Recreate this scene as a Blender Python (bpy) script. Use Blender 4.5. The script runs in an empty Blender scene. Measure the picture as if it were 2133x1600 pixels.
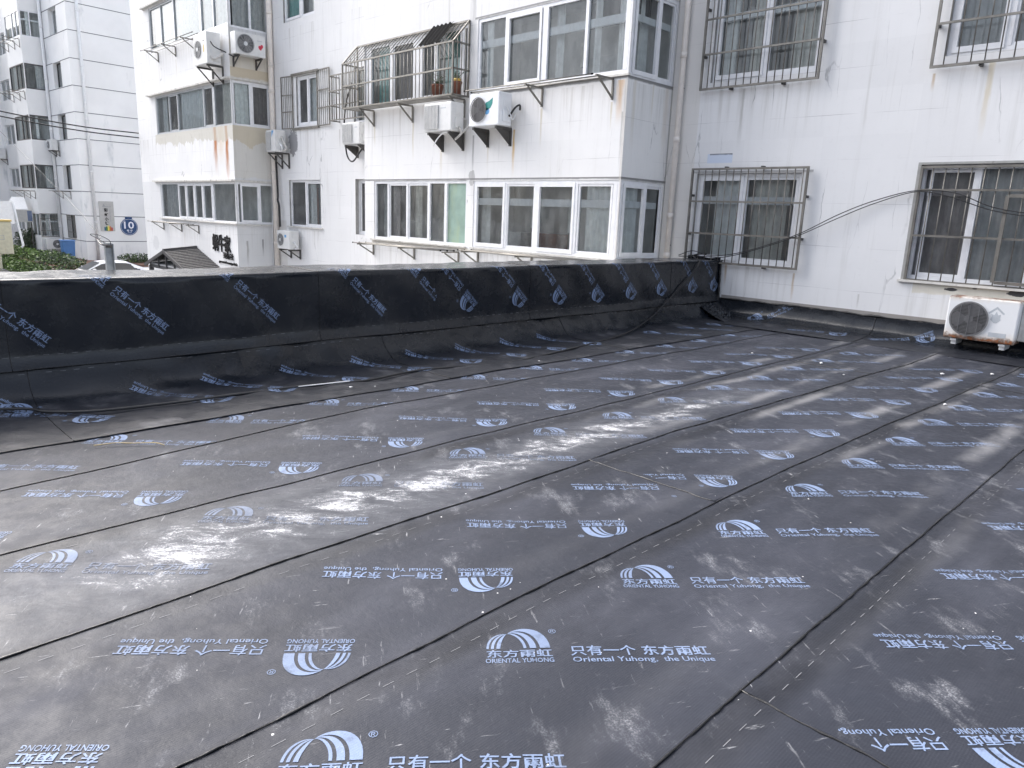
import bpy, bmesh, math, random
from mathutils import Vector, Matrix
R_ = math.radians
S = bpy.context.scene
COL = S.collection

# ------------------------------------------------------------------ camera
FPX, YAW, PITCH, ROLL, EYE = 1513.9, -44.98, 13.046, 2.289, 1.52
cd = bpy.data.cameras.new('camera'); cam = bpy.data.objects.new('camera', cd); COL.objects.link(cam)
cd.sensor_width = 36.0; cd.lens = FPX / 2133 * 36.0; cd.clip_start = 0.05; cd.clip_end = 2000
def cam_matrix():
    y, p, r = R_(YAW), R_(PITCH), R_(ROLL)
    fwd = Vector((math.sin(y)*math.cos(p), math.cos(y)*math.cos(p), -math.sin(p)))
    rt = Vector((math.cos(y), -math.sin(y), 0)); up = rt.cross(fwd)
    r2 = math.cos(r)*rt + math.sin(r)*up; u2 = -math.sin(r)*rt + math.cos(r)*up
    m = Matrix((r2, u2, -fwd)).transposed().to_4x4(); m.translation = Vector((0, 0, EYE)); return m
cam.matrix_world = cam_matrix(); S.camera = cam

# ------------------------------------------------------------------ light
SUN_EL, SUN_AZ = 44.0, 266.0            # azimuth clockwise from +Y, where the light comes from
SKY, SUN, EXPO = 0.15, 0.9, 1.74
w = bpy.data.worlds.new('World'); S.world = w; w.use_nodes = True
nt = w.node_tree; bg = nt.nodes['Background']
sky = nt.nodes.new('ShaderNodeTexSky'); sky.sky_type = 'NISHITA'; sky.sun_disc = False
sky.sun_elevation = R_(SUN_EL); sky.sun_rotation = R_(SUN_AZ)
sky.air_density = 0.8; sky.dust_density = 5.0; sky.ozone_density = 1.0
hs = nt.nodes.new('ShaderNodeHueSaturation'); hs.inputs['Saturation'].default_value = 0.5      # thin bright overcast
nt.links.new(sky.outputs[0], hs.inputs['Color']); nt.links.new(hs.outputs[0], bg.inputs[0]); bg.inputs[1].default_value = SKY
sl = bpy.data.lights.new('sun', 'SUN'); so = bpy.data.objects.new('sun', sl); COL.objects.link(so)
sl.energy = SUN; sl.angle = R_(60); sl.color = (1.0, 0.99, 0.975)
az, el = R_(SUN_AZ), R_(SUN_EL)
sd = Vector((math.sin(az)*math.cos(el), math.cos(az)*math.cos(el), math.sin(el)))
so.rotation_euler = sd.to_track_quat('Z', 'Y').to_euler(); so.location = (0, 0, 30)
S.view_settings.view_transform = 'Standard'; S.view_settings.look = 'None'
S.view_settings.exposure = EXPO; S.view_settings.gamma = 1.0
S.cycles.max_bounces = 8; S.cycles.transparent_max_bounces = 16

# ------------------------------------------------------------------ material helpers
class NT:
    def __init__(s, name):
        s.m = bpy.data.materials.new(name); s.m.use_nodes = True
        s.t = s.m.node_tree; s.b = s.t.nodes['Principled BSDF']; s.out = s.t.nodes['Material Output']
    def n(s, typ, **kw):
        o = s.t.nodes.new(typ)
        for k, v in kw.items(): setattr(o, k, v)
        return o
    def set(s, sock, v):
        if hasattr(v, 'is_output') or isinstance(v, bpy.types.NodeSocket): s.t.links.new(v, sock)
        else: sock.default_value = v
    def math(s, op, a, b=0.0, c=0.0, clamp=False):
        o = s.n('ShaderNodeMath', operation=op, use_clamp=clamp)
        s.set(o.inputs[0], a); s.set(o.inputs[1], b)
        if op in ('MULTIPLY_ADD', 'SMOOTH_MIN', 'COMPARE', 'WRAP'): s.set(o.inputs[2], c)
        return o.outputs[0]
    def ss(s, v, a, b, lo=0.0, hi=1.0):
        o = s.n('ShaderNodeMapRange', interpolation_type='SMOOTHSTEP')
        s.set(o.inputs[0], v); o.inputs[1].default_value = a; o.inputs[2].default_value = b
        o.inputs[3].default_value = lo; o.inputs[4].default_value = hi
        return o.outputs[0]
    def pos(s):
        if not hasattr(s, '_p'):
            g = s.n('ShaderNodeNewGeometry'); x = s.n('ShaderNodeSeparateXYZ'); s.t.links.new(g.outputs['Position'], x.inputs[0])
            s._p = (g.outputs['Position'], x.outputs[0], x.outputs[1], x.outputs[2])
        return s._p
    def comb(s, x, y, z):
        o = s.n('ShaderNodeCombineXYZ')
        for i, v in enumerate((x, y, z)): s.set(o.inputs[i], v)
        return o.outputs[0]
    def vscale(s, v, sc, rot=(0, 0, 0)):
        o = s.n('ShaderNodeMapping'); s.set(o.inputs[0], v); o.inputs[3].default_value = sc; o.inputs[2].default_value = rot
        return o.outputs[0]
    def noise(s, v, scale, detail=3.0, rough=0.55, dist=0.0):
        o = s.n('ShaderNodeTexNoise'); s.set(o.inputs['Vector'], v); o.inputs['Scale'].default_value = scale
        o.inputs['Detail'].default_value = detail; o.inputs['Roughness'].default_value = rough; o.inputs['Distortion'].default_value = dist
        return o.outputs[0]
    def mix(s, f, a, b, mode='MIX'):
        o = s.n('ShaderNodeMix', data_type='RGBA', blend_type=mode); s.set(o.inputs[0], f)
        for i, v in ((6, a), (7, b)):
            s.set(o.inputs[i], v if isinstance(v, bpy.types.NodeSocket) else (*v, 1.0) if len(v) == 3 else v)
        return o.outputs[2]
    def bump(s, h, strength, dist):
        o = s.n('ShaderNodeBump'); s.set(o.inputs['Height'], h); o.inputs['Strength'].default_value = strength; o.inputs['Distance'].default_value = dist
        return o.outputs[0]

def simple(name, col, rough=0.5, metal=0.0, vary=0.12, scale=9.0, spec=0.5, bump=0.0, dirt=None):
    a = NT(name); p = a.pos()[0]
    n = a.noise(p, scale, 4.0)
    f = a.ss(n, 0.3, 0.7)
    lo = tuple(c*(1-vary) for c in col); hi = tuple(min(1, c*(1+vary*0.6)) for c in col)
    c = a.mix(f, lo, hi)
    if dirt:
        d = a.noise(a.vscale(p, (1, 1, 0.35)), dirt[1], 5.0, 0.65)
        c = a.mix(a.ss(d, dirt[2], dirt[2]+0.15), c, dirt[0])
    a.set(a.b.inputs['Base Color'], c); a.b.inputs['Roughness'].default_value = rough
    a.b.inputs['Metallic'].default_value = metal; a.b.inputs['Specular IOR Level'].default_value = spec
    if bump: a.set(a.b.inputs['Normal'], a.bump(n, 0.4, bump))
    return a.m

def glass_mat(name, tint, refl=1.0, rough=0.02):
    a = NT(name)
    tr = a.n('ShaderNodeBsdfTransparent'); tr.inputs[0].default_value = (*tint, 1)
    gl = a.n('ShaderNodeBsdfGlossy'); gl.inputs['Roughness'].default_value = rough; gl.inputs[0].default_value = (0.9, 0.93, 0.95, 1)
    p = a.pos()[0]
    a.set(gl.inputs['Normal'], a.bump(a.noise(p, 2.3, 2.0), 0.25, 0.01))
    fr = a.n('ShaderNodeFresnel'); fr.inputs[0].default_value = 1.5
    f = a.math('MULTIPLY', fr.outputs[0], refl, clamp=True)
    dirt = a.noise(a.vscale(p, (3, 3, 1.2)), 2.0, 5.0)  # mottled dirt film, its pale diffuse also standing in for grey reflections
    df = a.n('ShaderNodeBsdfDiffuse'); df.inputs[0].default_value = (0.55, 0.57, 0.57, 1)
    m1 = a.n('ShaderNodeMixShader'); a.set(m1.inputs[0], a.ss(dirt, 0.3, 0.8, 0.05, 0.20)); a.set(m1.inputs[1], tr.outputs[0]); a.set(m1.inputs[2], df.outputs[0])
    m2 = a.n('ShaderNodeMixShader'); a.set(m2.inputs[0], f); a.set(m2.inputs[1], m1.outputs[0]); a.set(m2.inputs[2], gl.outputs[0])
    a.set(a.out.inputs[0], m2.outputs[0]); return a.m

WHITE = (0.785, 0.785, 0.785)
def wall_mat(name, stains=(), sills=None, bands=(), blobs=(), joint=0.62, z0=0.03, base=WHITE, grime=1.5, crack=1.0):
    """weathered white paint over insulation boards: hairline joints, vertical cracks, run-off streaks, listed rust stains"""
    a = NT(name); P, x, y, z = a.pos()
    u = a.math('ADD', x, y)
    uv = a.comb(u, z, 0.0)
    big = a.noise(P, 0.55, 4.0); fine = a.noise(P, 14.0, 4.0)
    c = a.mix(a.ss(big, 0.35, 0.7), base, tuple(k*0.93 for k in base))
    c = a.mix(a.ss(fine, 0.55, 0.8, 0, 0.12), c, (0.5, 0.5, 0.5))
    # run-off streaks
    st = a.noise(a.vscale(uv, (7.0, 0.30, 1)), 1.0, 5.0, 0.6)
    st2 = a.noise(a.vscale(uv, (28.0, 0.8, 1)), 1.0, 3.0, 0.6)
    reg = a.ss(a.noise(a.vscale(uv, (0.6, 0.5, 1)), 1.0, 3.0), 0.45, 0.65)
    sk = a.math('MULTIPLY', a.ss(st, 0.52, 0.75), a.math('MULTIPLY_ADD', reg, 0.35, 0.12))
    c = a.mix(a.math('MULTIPLY', sk, 0.8*grime, clamp=True), c, (0.45, 0.44, 0.41))
    c = a.mix(a.math('MULTIPLY', a.math('MULTIPLY', a.ss(st2, 0.62, 0.72), reg), 0.22*grime), c, (0.33, 0.33, 0.33))
    # grime washed down below every storey's sills, and uneven panel tone
    f2 = a.math('FRACT', a.math('DIVIDE', a.math('SUBTRACT', z, 0.86), 2.8))
    sk2 = a.math('MULTIPLY', a.ss(a.noise(a.vscale(uv, (9.0, 0.35, 1)), 1.0, 6.0, 0.65), 0.46, 0.72), a.ss(f2, 0.62, 1.0))
    if sills:
        g = None
        for (u0, u1) in sills:
            q = a.math('MULTIPLY', a.ss(u, u0-.05, u0+.15), a.ss(u, u1-.15, u1+.05, 1.0, 0.0)); g = q if g is None else a.math('MAXIMUM', g, q)
        sk2 = a.math('MULTIPLY', sk2, g)
    c = a.mix(a.math('MULTIPLY', sk2, 0.5, clamp=True), c, (0.40, 0.385, 0.35))
    wn = a.n('ShaderNodeTexWhiteNoise', noise_dimensions='2D')
    a.set(wn.inputs['Vector'], a.comb(a.math('FLOOR', a.math('DIVIDE', u, 1.25)), a.math('FLOOR', a.math('DIVIDE', a.math('SUBTRACT', z, z0-joint/2), joint)), 0.0))
    c = a.mix(a.math('MULTIPLY', wn.outputs['Value'], 0.09), c, (0.45, 0.46, 0.47))
    # board joints
    wob = a.noise(a.vscale(uv, (1.2, 1.2, 1)), 1.0, 4.0)
    zz = a.math('MULTIPLY_ADD', wob, 0.03, a.math('SUBTRACT', z, z0))
    fr = a.math('ABSOLUTE', a.math('SUBTRACT', a.math('FRACT', a.math('DIVIDE', zz, joint)), 0.5))
    gate = a.ss(a.noise(a.vscale(uv, (0.9, 1.6, 1)), 1.0, 3.0), 0.42, 0.62)
    jl = a.math('MULTIPLY', a.ss(fr, 0.4935-0.0, 0.4985), gate)
    # vertical hairline cracks
    vo = a.n('ShaderNodeTexVoronoi', feature='DISTANCE_TO_EDGE')
    wv = a.n('ShaderNodeVectorMath', operation='ADD'); a.set(wv.inputs[0], a.vscale(uv, (2.0, 0.28, 1)))
    nv = a.n('ShaderNodeTexNoise'); a.set(nv.inputs['Vector'], a.vscale(uv, (3, 1.2, 1))); nv.inputs['Scale'].default_value = 1.5; nv.inputs['Detail'].default_value = 4
    sc = a.n('ShaderNodeVectorMath', operation='SCALE'); a.set(sc.inputs[0], nv.outputs['Color']); sc.inputs['Scale'].default_value = 0.22
    a.set(wv.inputs[1], sc.outputs[0]); a.set(vo.inputs['Vector'], wv.outputs[0]); vo.inputs['Scale'].default_value = 1.0
    g2 = a.ss(a.noise(a.vscale(uv, (1.6, 0.9, 1)), 1.0, 4.0), 0.5, 0.66)
    ck = a.math('MULTIPLY', a.ss(vo.outputs[0], 0.002, 0.009, 1.0, 0.0), g2)
    ln = a.math('MULTIPLY', a.math('MAXIMUM', jl, ck), 0.55*crack)
    c = a.mix(ln, c, (0.16, 0.16, 0.17))
    # listed stains: (u, ztop, half width, length, colour, strength)
    edge = a.noise(a.vscale(uv, (18, 2.5, 1)), 1.0, 4.0)
    for (su, zt, hw, ln_, col, k) in stains:
        du = a.math('ABSOLUTE', a.math('MULTIPLY_ADD', a.math('SUBTRACT', edge, 0.5), hw*1.6, a.math('SUBTRACT', u, su)))
        m = a.math('MULTIPLY', a.ss(du, hw*0.15, hw, k, 0.0), a.ss(z, zt-ln_, zt-ln_*0.25))
        m = a.math('MULTIPLY', m, a.math('LESS_THAN', z, zt))
        c = a.mix(m, c, col)
    # bands: (u0,u1,zbottom,ztop,rag,colour,strength)
    rag = a.noise(a.vscale(uv, (2.6, 1.0, 1)), 1.0, 5.0, 0.65)
    for (u0, u1, zb, zt, rg, col, k) in bands:
        e = a.math('MULTIPLY_ADD', a.math('SUBTRACT', rag, 0.5), rg, z)
        m = a.math('MULTIPLY', a.ss(e, zb-0.015, zb+0.015, 0, k), a.math('LESS_THAN', z, zt))
        m = a.math('MULTIPLY', m, a.math('MULTIPLY', a.math('GREATER_THAN', u, u0), a.math('LESS_THAN', u, u1)))
        c = a.mix(m, c, col)
    # blobs: (u,z,ru,rz,colour,strength)
    bn = a.noise(uv, 9.0, 4.0)
    for (bu, bz, ru, rz, col, k) in blobs:
        d = a.math('ADD', a.math('POWER', a.math('DIVIDE', a.math('SUBTRACT', u, bu), ru), 2.0), a.math('POWER', a.math('DIVIDE', a.math('SUBTRACT', z, bz), rz), 2.0))
        d = a.math('MULTIPLY_ADD', a.math('SUBTRACT', bn, 0.5), 2.6, d)
        c = a.mix(a.ss(d, 0.8, 1.05, k, 0.0), c, col)
    a.set(a.b.inputs['Base Color'], c); a.b.inputs['Roughness'].default_value = 0.75; a.b.inputs['Specular IOR Level'].default_value = 0.25
    a.set(a.b.inputs['Normal'], a.bump(a.math('SUBTRACT', a.math('MULTIPLY_ADD', fine, 0.25, a.math('MULTIPLY', big, 0.8)), ln), 0.35, 0.012))
    return a.m

SEAMS_X = (-3.60, -2.76, -1.86, -0.95)
def membrane_mat(name, col, kind='deck', rough=0.45, wear=None):
    """bitumen sheet with fine embossing, scuffs, seam dust and spilled white powder"""
    a = NT(name); P, x, y, z = a.pos()
    xy = a.comb(x, y, a.math('MULTIPLY', z, 1.0))
    n1 = a.noise(P, 1.1, 5.0, 0.6); n2 = a.noise(P, 7.0, 5.0, 0.65); n3 = a.noise(P, 60.0, 3.0)
    c = a.mix(a.ss(n1, 0.3, 0.72), col, tuple(k*1.35 for k in col))
    rot = a.vscale(P, (1, 1, 1), (0, 0, R_(35)))
    if kind == 'deck':
        dust = (0.62, 0.63, 0.66)
        # powder spill along the third sheet
        dx = a.math('ABSOLUTE', a.math('ADD', x, a.math('MULTIPLY_ADD', a.noise(a.comb(0, y, 0), 0.9, 2.0), 0.35, 2.96)))
        dx = a.math('MULTIPLY', dx, a.ss(y, 1.5, 4.0, 1.0, 1.8))
        den = a.math('MULTIPLY', a.ss(dx, 0.0, 0.62, 1.0, 0.0), a.math('MULTIPLY', a.ss(y, 5.2, 7.0, 1.0, 0.0), a.ss(y, 0.2, 1.2, 0.45, 1.0)))
        pn = a.math('MULTIPLY_ADD', a.noise(a.vscale(a.vscale(P, (1, 1, 1), (0, 0, R_(-50))), (1.0, 1.9, 1)), 4.2, 10.0, 0.76, 0.5), 0.72, a.math('MULTIPLY', a.noise(P, 1.6, 3.0, 0.6), 0.28))
        pf = a.noise(P, 120.0, 2.0)
        pow_ = a.ss(a.math('ADD', a.math('MULTIPLY', den, 0.262), a.math('MULTIPLY_ADD', pf, 0.22, pn)), 0.825, 0.985)
        pow_ = a.math('MULTIPLY', pow_, a.ss(den, 0.0, 0.2))
        pow_ = a.math('MULTIPLY', pow_, a.ss(a.noise(a.vscale(a.vscale(P, (1, 1, 1), (0, 0, R_(-50))), (1, 2.6, 1)), 26.0, 5.0, .75), .40, .55, .08, 1.0))
        # general scuffs: short scrapes in two directions, chalky clouds, specks
        sn = a.noise(a.vscale(rot, (1.0, 7.0, 1)), 5.0, 6.0, 0.7)
        sn2 = a.noise(a.vscale(a.vscale(P, (1, 1, 1), (0, 0, R_(-62))), (1.0, 8.0, 1)), 6.5, 5.0, 0.7)
        patch = a.ss(a.noise(P, 1.7, 5.0, 0.65), 0.47, 0.68)
        grain = a.ss(a.noise(P, 160.0, 2.0), 0.45, 0.62)
        cloud = a.math('MULTIPLY', a.ss(a.noise(a.vscale(rot, (1, 2.0, 1)), 2.3, 8.0, 0.7), 0.55, 0.74), a.math('MULTIPLY_ADD', grain, 0.6, 0.2))
        scf = a.math('MULTIPLY', a.math('MAXIMUM', a.ss(sn, 0.625, 0.70), a.ss(sn2, 0.64, 0.71)), a.math('MULTIPLY_ADD', patch, 0.75, 0.22))
        vs = a.n('ShaderNodeTexVoronoi'); a.set(vs.inputs['Vector'], P); vs.inputs['Scale'].default_value = 13.0
        sep = a.n('ShaderNodeSeparateColor'); a.t.links.new(vs.outputs['Color'], sep.inputs[0])
        speck = a.math('MULTIPLY', a.math('LESS_THAN', vs.outputs['Distance'], a.math('MULTIPLY', sep.outputs[1], 0.062)), a.math('GREATER_THAN', sep.outputs[0], 0.62))
        grey = a.ss(a.noise(a.vscale(P, (1.3, 0.45, 1)), 1.5, 6.0, 0.65), 0.42, 0.78, 0.0, 0.26)
        # pale film beside the seams (foot traffic follows them), stronger to the far right
        sm = None
        for sx in SEAMS_X:
            for off, wd in ((0.13, 0.09), (-0.20, 0.11)):
                d = a.ss(a.math('ABSOLUTE', a.math('ADD', x, a.math('MULTIPLY_ADD', n1, 0.16, -(sx+off)-0.08))), 0.0, wd, 1.0, 0.0)
                sm = d if sm is None else a.math('MAXIMUM', sm, d)
        far = a.ss(y, 3.2, 6.5, 0.05, 0.55)
        sm = a.math('MULTIPLY', a.math('MULTIPLY', sm, far), a.ss(a.noise(a.vscale(P, (1, 0.5, 1)), 2.0, 5.0), 0.42, 0.62))
        # heat-darkened strip along each lap
        dk = None
        for sx in SEAMS_X:
            d = a.ss(a.math('ABSOLUTE', a.math('ADD', x, a.math('MULTIPLY_ADD', n2, 0.06, -(sx+0.11)))), 0.02, 0.11, 1.0, 0.0)
            dk = d if dk is None else a.math('MAXIMUM', dk, d)
        c = a.mix(a.math('MULTIPLY', dk, a.ss(n1, .35, .6, .25, .75)), c, tuple(k*.45 for k in col))
        if wear: c = a.mix(a.math('MULTIPLY', den, .8, clamp=True), c, wear)
        if wear: c = a.mix(a.math('MAXIMUM', a.ss(a.noise(P, 11.0, 6.0, .7), .5, .68, 0, .6), a.math('MULTIPLY', grey, 1.1), clamp=True), c, wear)
        c = a.mix(grey, c, (0.125, 0.13, 0.16))
        c = a.mix(a.math('MULTIPLY', den, a.ss(pn, .3, .72, 0.0, .42)), c, (0.30, 0.31, 0.335))
        c = a.mix(a.math('MULTIPLY', cloud, 0.55), c, (0.42, 0.43, 0.46))
        c = a.mix(a.math('MULTIPLY', sm, 0.7), c, (0.33, 0.33, 0.34))
        c = a.mix(a.math('MULTIPLY', scf, 0.6), c, dust)
        c = a.mix(a.math('MULTIPLY', speck, 0.8), c, (0.75, 0.75, 0.76))
        c = a.mix(a.math('MULTIPLY', pow_, 0.88), c, (0.66, 0.67, 0.69))
        rg = a.math('MULTIPLY_ADD', a.math('MAXIMUM', pow_, grey), 0.35, a.ss(n2, 0.3, 0.7, rough-0.06, rough+0.10))
    else:
        sn = a.noise(a.vscale(P, (5, 1, 5)), 2.0, 6.0, 0.7)
        c = a.mix(a.ss(sn, 0.68, 0.8, 0, 0.25), c, (0.30, 0.30, 0.32))
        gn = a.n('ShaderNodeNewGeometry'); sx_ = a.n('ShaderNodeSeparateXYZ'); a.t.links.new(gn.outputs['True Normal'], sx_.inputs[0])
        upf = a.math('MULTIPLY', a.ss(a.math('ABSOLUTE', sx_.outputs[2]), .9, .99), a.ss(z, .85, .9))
        c = a.mix(a.math('MULTIPLY', upf, a.ss(n1, .2, .75, .35, .8)), c, (0.075, 0.076, 0.08))  # pale coping top painted in for grazing sky reflection
        low = a.ss(z, .012, .06, 1.0, 0.0)
        c = c if wear else a.mix(a.math('MULTIPLY', low, .8), c, (0.022, 0.024, 0.031)); c = a.mix(a.math('MULTIPLY', low, a.ss(a.noise(P, 2.1, 7.0, .7), .5, .75, 0, .5)), c, (0.2, 0.2, 0.215))
        rg = a.math('MULTIPLY_ADD', low, .2, a.ss(n2, 0.3, 0.7, rough-0.06, rough+0.08))
    a.set(a.b.inputs['Base Color'], c); a.set(a.b.inputs['Roughness'], rg)
    a.b.inputs['Specular IOR Level'].default_value = 0.2 if kind == 'deck' else 0.36
    wv = a.n('ShaderNodeTexWave', wave_type='BANDS', bands_direction='X'); a.set(wv.inputs['Vector'], a.vscale(P, (1, 1, 1), (0, 0, 0)))
    wv.inputs['Scale'].default_value = 34.0; wv.inputs['Distortion'].default_value = 1.2; wv.inputs['Detail'].default_value = 1.0; wv.inputs['Detail Scale'].default_value = 0.6
    h = a.math('ADD', a.math('MULTIPLY', wv.outputs[1], 0.05), a.math('ADD', a.math('MULTIPLY', n3, 0.16), a.math('MULTIPLY', n2, 0.9)))
    if kind == 'deck': nrm = a.bump(h, 0.5, 0.010)
    else:
        nrm = a.bump(a.math('MULTIPLY_ADD', a.noise(a.vscale(P, (1, 1, .45)), 2.6, 2.0, .45, 1.2), 1.6, h), 0.26, 0.014)
        a.set(nrm.node.inputs['Strength'], a.math('MULTIPLY_ADD', upf, -0.22, 0.26))
    a.set(a.b.inputs['Normal'], nrm)
    return a.m

# ------------------------------------------------------------------ mesh helpers
class MB:
    def __init__(s): s.v = []; s.f = []; s.mi = []; s.sm = []
    def add(s, vs, fs, mi=0, smooth=False):
        k = len(s.v); s.v += [Vector(p) for p in vs]
        for f in fs: s.f.append([i+k for i in f]); s.mi.append(mi); s.sm.append(smooth)
        return s
    def quad(s, a, b, c, d, mi=0): return s.add([a, b, c, d], [(0, 1, 2, 3)], mi)
    def hexa(s, p, mi=0):
        return s.add(p, [(0, 3, 2, 1), (4, 5, 6, 7), (0, 1, 5, 4), (1, 2, 6, 5), (2, 3, 7, 6), (3, 0, 4, 7)], mi)
    def box(s, F, u0, u1, n0, n1, z0, z1, mi=0):
        P = F.pt
        return s.hexa([P(u0, n0, z0), P(u1, n0, z0), P(u1, n1, z0), P(u0, n1, z0), P(u0, n0, z1), P(u1, n0, z1), P(u1, n1, z1), P(u0, n1, z1)], mi)
    def bar(s, p, q, w, h=None, mi=0, up=(0, 0, 1)):
        p, q = Vector(p), Vector(q); h = h or w; d = (q-p).normalized(); up = Vector(up)
        if abs(d.dot(up)) > 0.98: up = Vector((0, 1, 0)) if abs(d.y) < 0.9 else Vector((1, 0, 0))
        a = d.cross(up).normalized()*(w/2); b = a.cross(d).normalized()*(h/2)
        return s.hexa([p-a-b, p+a-b, p+a+b, p-a+b, q-a-b, q+a-b, q+a+b, q-a+b], mi)
    def tube(s, pts, r, n=6, mi=0, closed=False):
        pts = [Vector(p) for p in pts]; k = len(s.v); m = len(pts); prev = None
        for i, p in enumerate(pts):
            d = (pts[min(i+1, m-1)]-pts[max(i-1, 0)]).normalized()
            if prev is None:
                a = d.orthogonal().normalized()
            else:
                a = (prev - d*prev.dot(d)).normalized()
            prev = a; b = d.cross(a); rr = r[i] if isinstance(r, (list, tuple)) else r
            for j in range(n):
                t = 2*math.pi*j/n; s.v.append(p+(a*math.cos(t)+b*math.sin(t))*rr)
        for i in range(m-1):
            for j in range(n):
                s.f.append([k+i*n+j, k+i*n+(j+1) % n, k+(i+1)*n+(j+1) % n, k+(i+1)*n+j]); s.mi.append(mi); s.sm.append(n > 4)
        s.f.append([k+j for j in range(n)][::-1]); s.mi.append(mi); s.sm.append(False)
        s.f.append([k+(m-1)*n+j for j in range(n)]); s.mi.append(mi); s.sm.append(False)
        return s
    def disc(s, c, nrm, r, n=24, mi=0, r0=0.0, up=(0, 0, 1), sx=1.0):
        c = Vector(c); nrm = Vector(nrm).normalized(); b = Vector(up); a = b.cross(nrm).normalized(); b = nrm.cross(a)
        o = [c+(a*math.cos(2*math.pi*j/n)*sx+b*math.sin(2*math.pi*j/n))*r for j in range(n)]
        if r0 <= 0: return s.add(o, [list(range(n))], mi)
        q = [c+(a*math.cos(2*math.pi*j/n)*sx+b*math.sin(2*math.pi*j/n))*r0 for j in range(n)]
        return s.add(o+q, [(j, (j+1) % n, n+(j+1) % n, n+j) for j in range(n)], mi)
    def grid(s, nu, nv, fn, mi=0, smooth=True):
        return s.add([fn(i/nu, j/nv) for j in range(nv+1) for i in range(nu+1)],
                     [(j*(nu+1)+i, j*(nu+1)+i+1, (j+1)*(nu+1)+i+1, (j+1)*(nu+1)+i) for j in range(nv) for i in range(nu)], mi, smooth)
    def build(s, name, mats, parent=None, bevel=0.0):
        me = bpy.data.meshes.new(name)
        base = parent_base(parent)
        me.from_pydata([p-base for p in s.v], [], s.f)
        if not isinstance(mats, (list, tuple)): mats = [mats]
        for m in mats: me.materials.append(m)
        me.polygons.foreach_set('material_index', s.mi); me.polygons.foreach_set('use_smooth', s.sm); me.update()
        o = bpy.data.objects.new(name, me); COL.objects.link(o)
        if parent is not None: o.parent = parent
        if bevel:
            b = o.modifiers.new('bevel', 'BEVEL'); b.width = bevel; b.segments = 2; b.limit_method = 'ANGLE'
        return o
def parent_base(p):
    b = Vector((0, 0, 0))
    while p is not None: b += p.location; p = p.parent
    return b
class Frame:
    def __init__(s, o, u, n): s.o = Vector((*o, 0)); s.u = Vector((*u, 0)); s.n = Vector((*n, 0))
    def pt(s, u, n, z): return s.o + s.u*u + s.n*n + Vector((0, 0, z))
def tag(o, label=None, cat=None, group=None, kind=None):
    for k, v in (('label', label), ('category', cat), ('group', group), ('kind', kind)):
        if v: o[k] = v
    return o
def thing(name, label, cat, loc, group=None):
    o = bpy.data.objects.new(name, None); o.empty_display_size = 0.2; COL.objects.link(o); o.location = loc
    return tag(o, label, cat, group)

FW = Frame((0, 11.07), (1, 0), (0, -1))        # recessed main wall
FB = Frame((0, 9.80), (1, 0), (0, -1))         # bay fronts
FS = Frame((-7.49, 0), (0, 1), (1, 0))         # side of the near bay
FL = Frame((-21.75, 0), (0, 1), (1, 0))        # side of the far bay
th = R_(2.5); DC = (-47.44, 12.43)
FD = Frame(DC, (math.cos(th), math.sin(th)), (math.sin(th), -math.cos(th)))
FE = Frame(DC, (-math.sin(th), math.cos(th)), (math.cos(th), math.sin(th)))
def shift(F, n): return Frame((F.o+F.n*n)[:2], F.u[:2], F.n[:2])
STREET = -2.88

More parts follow.
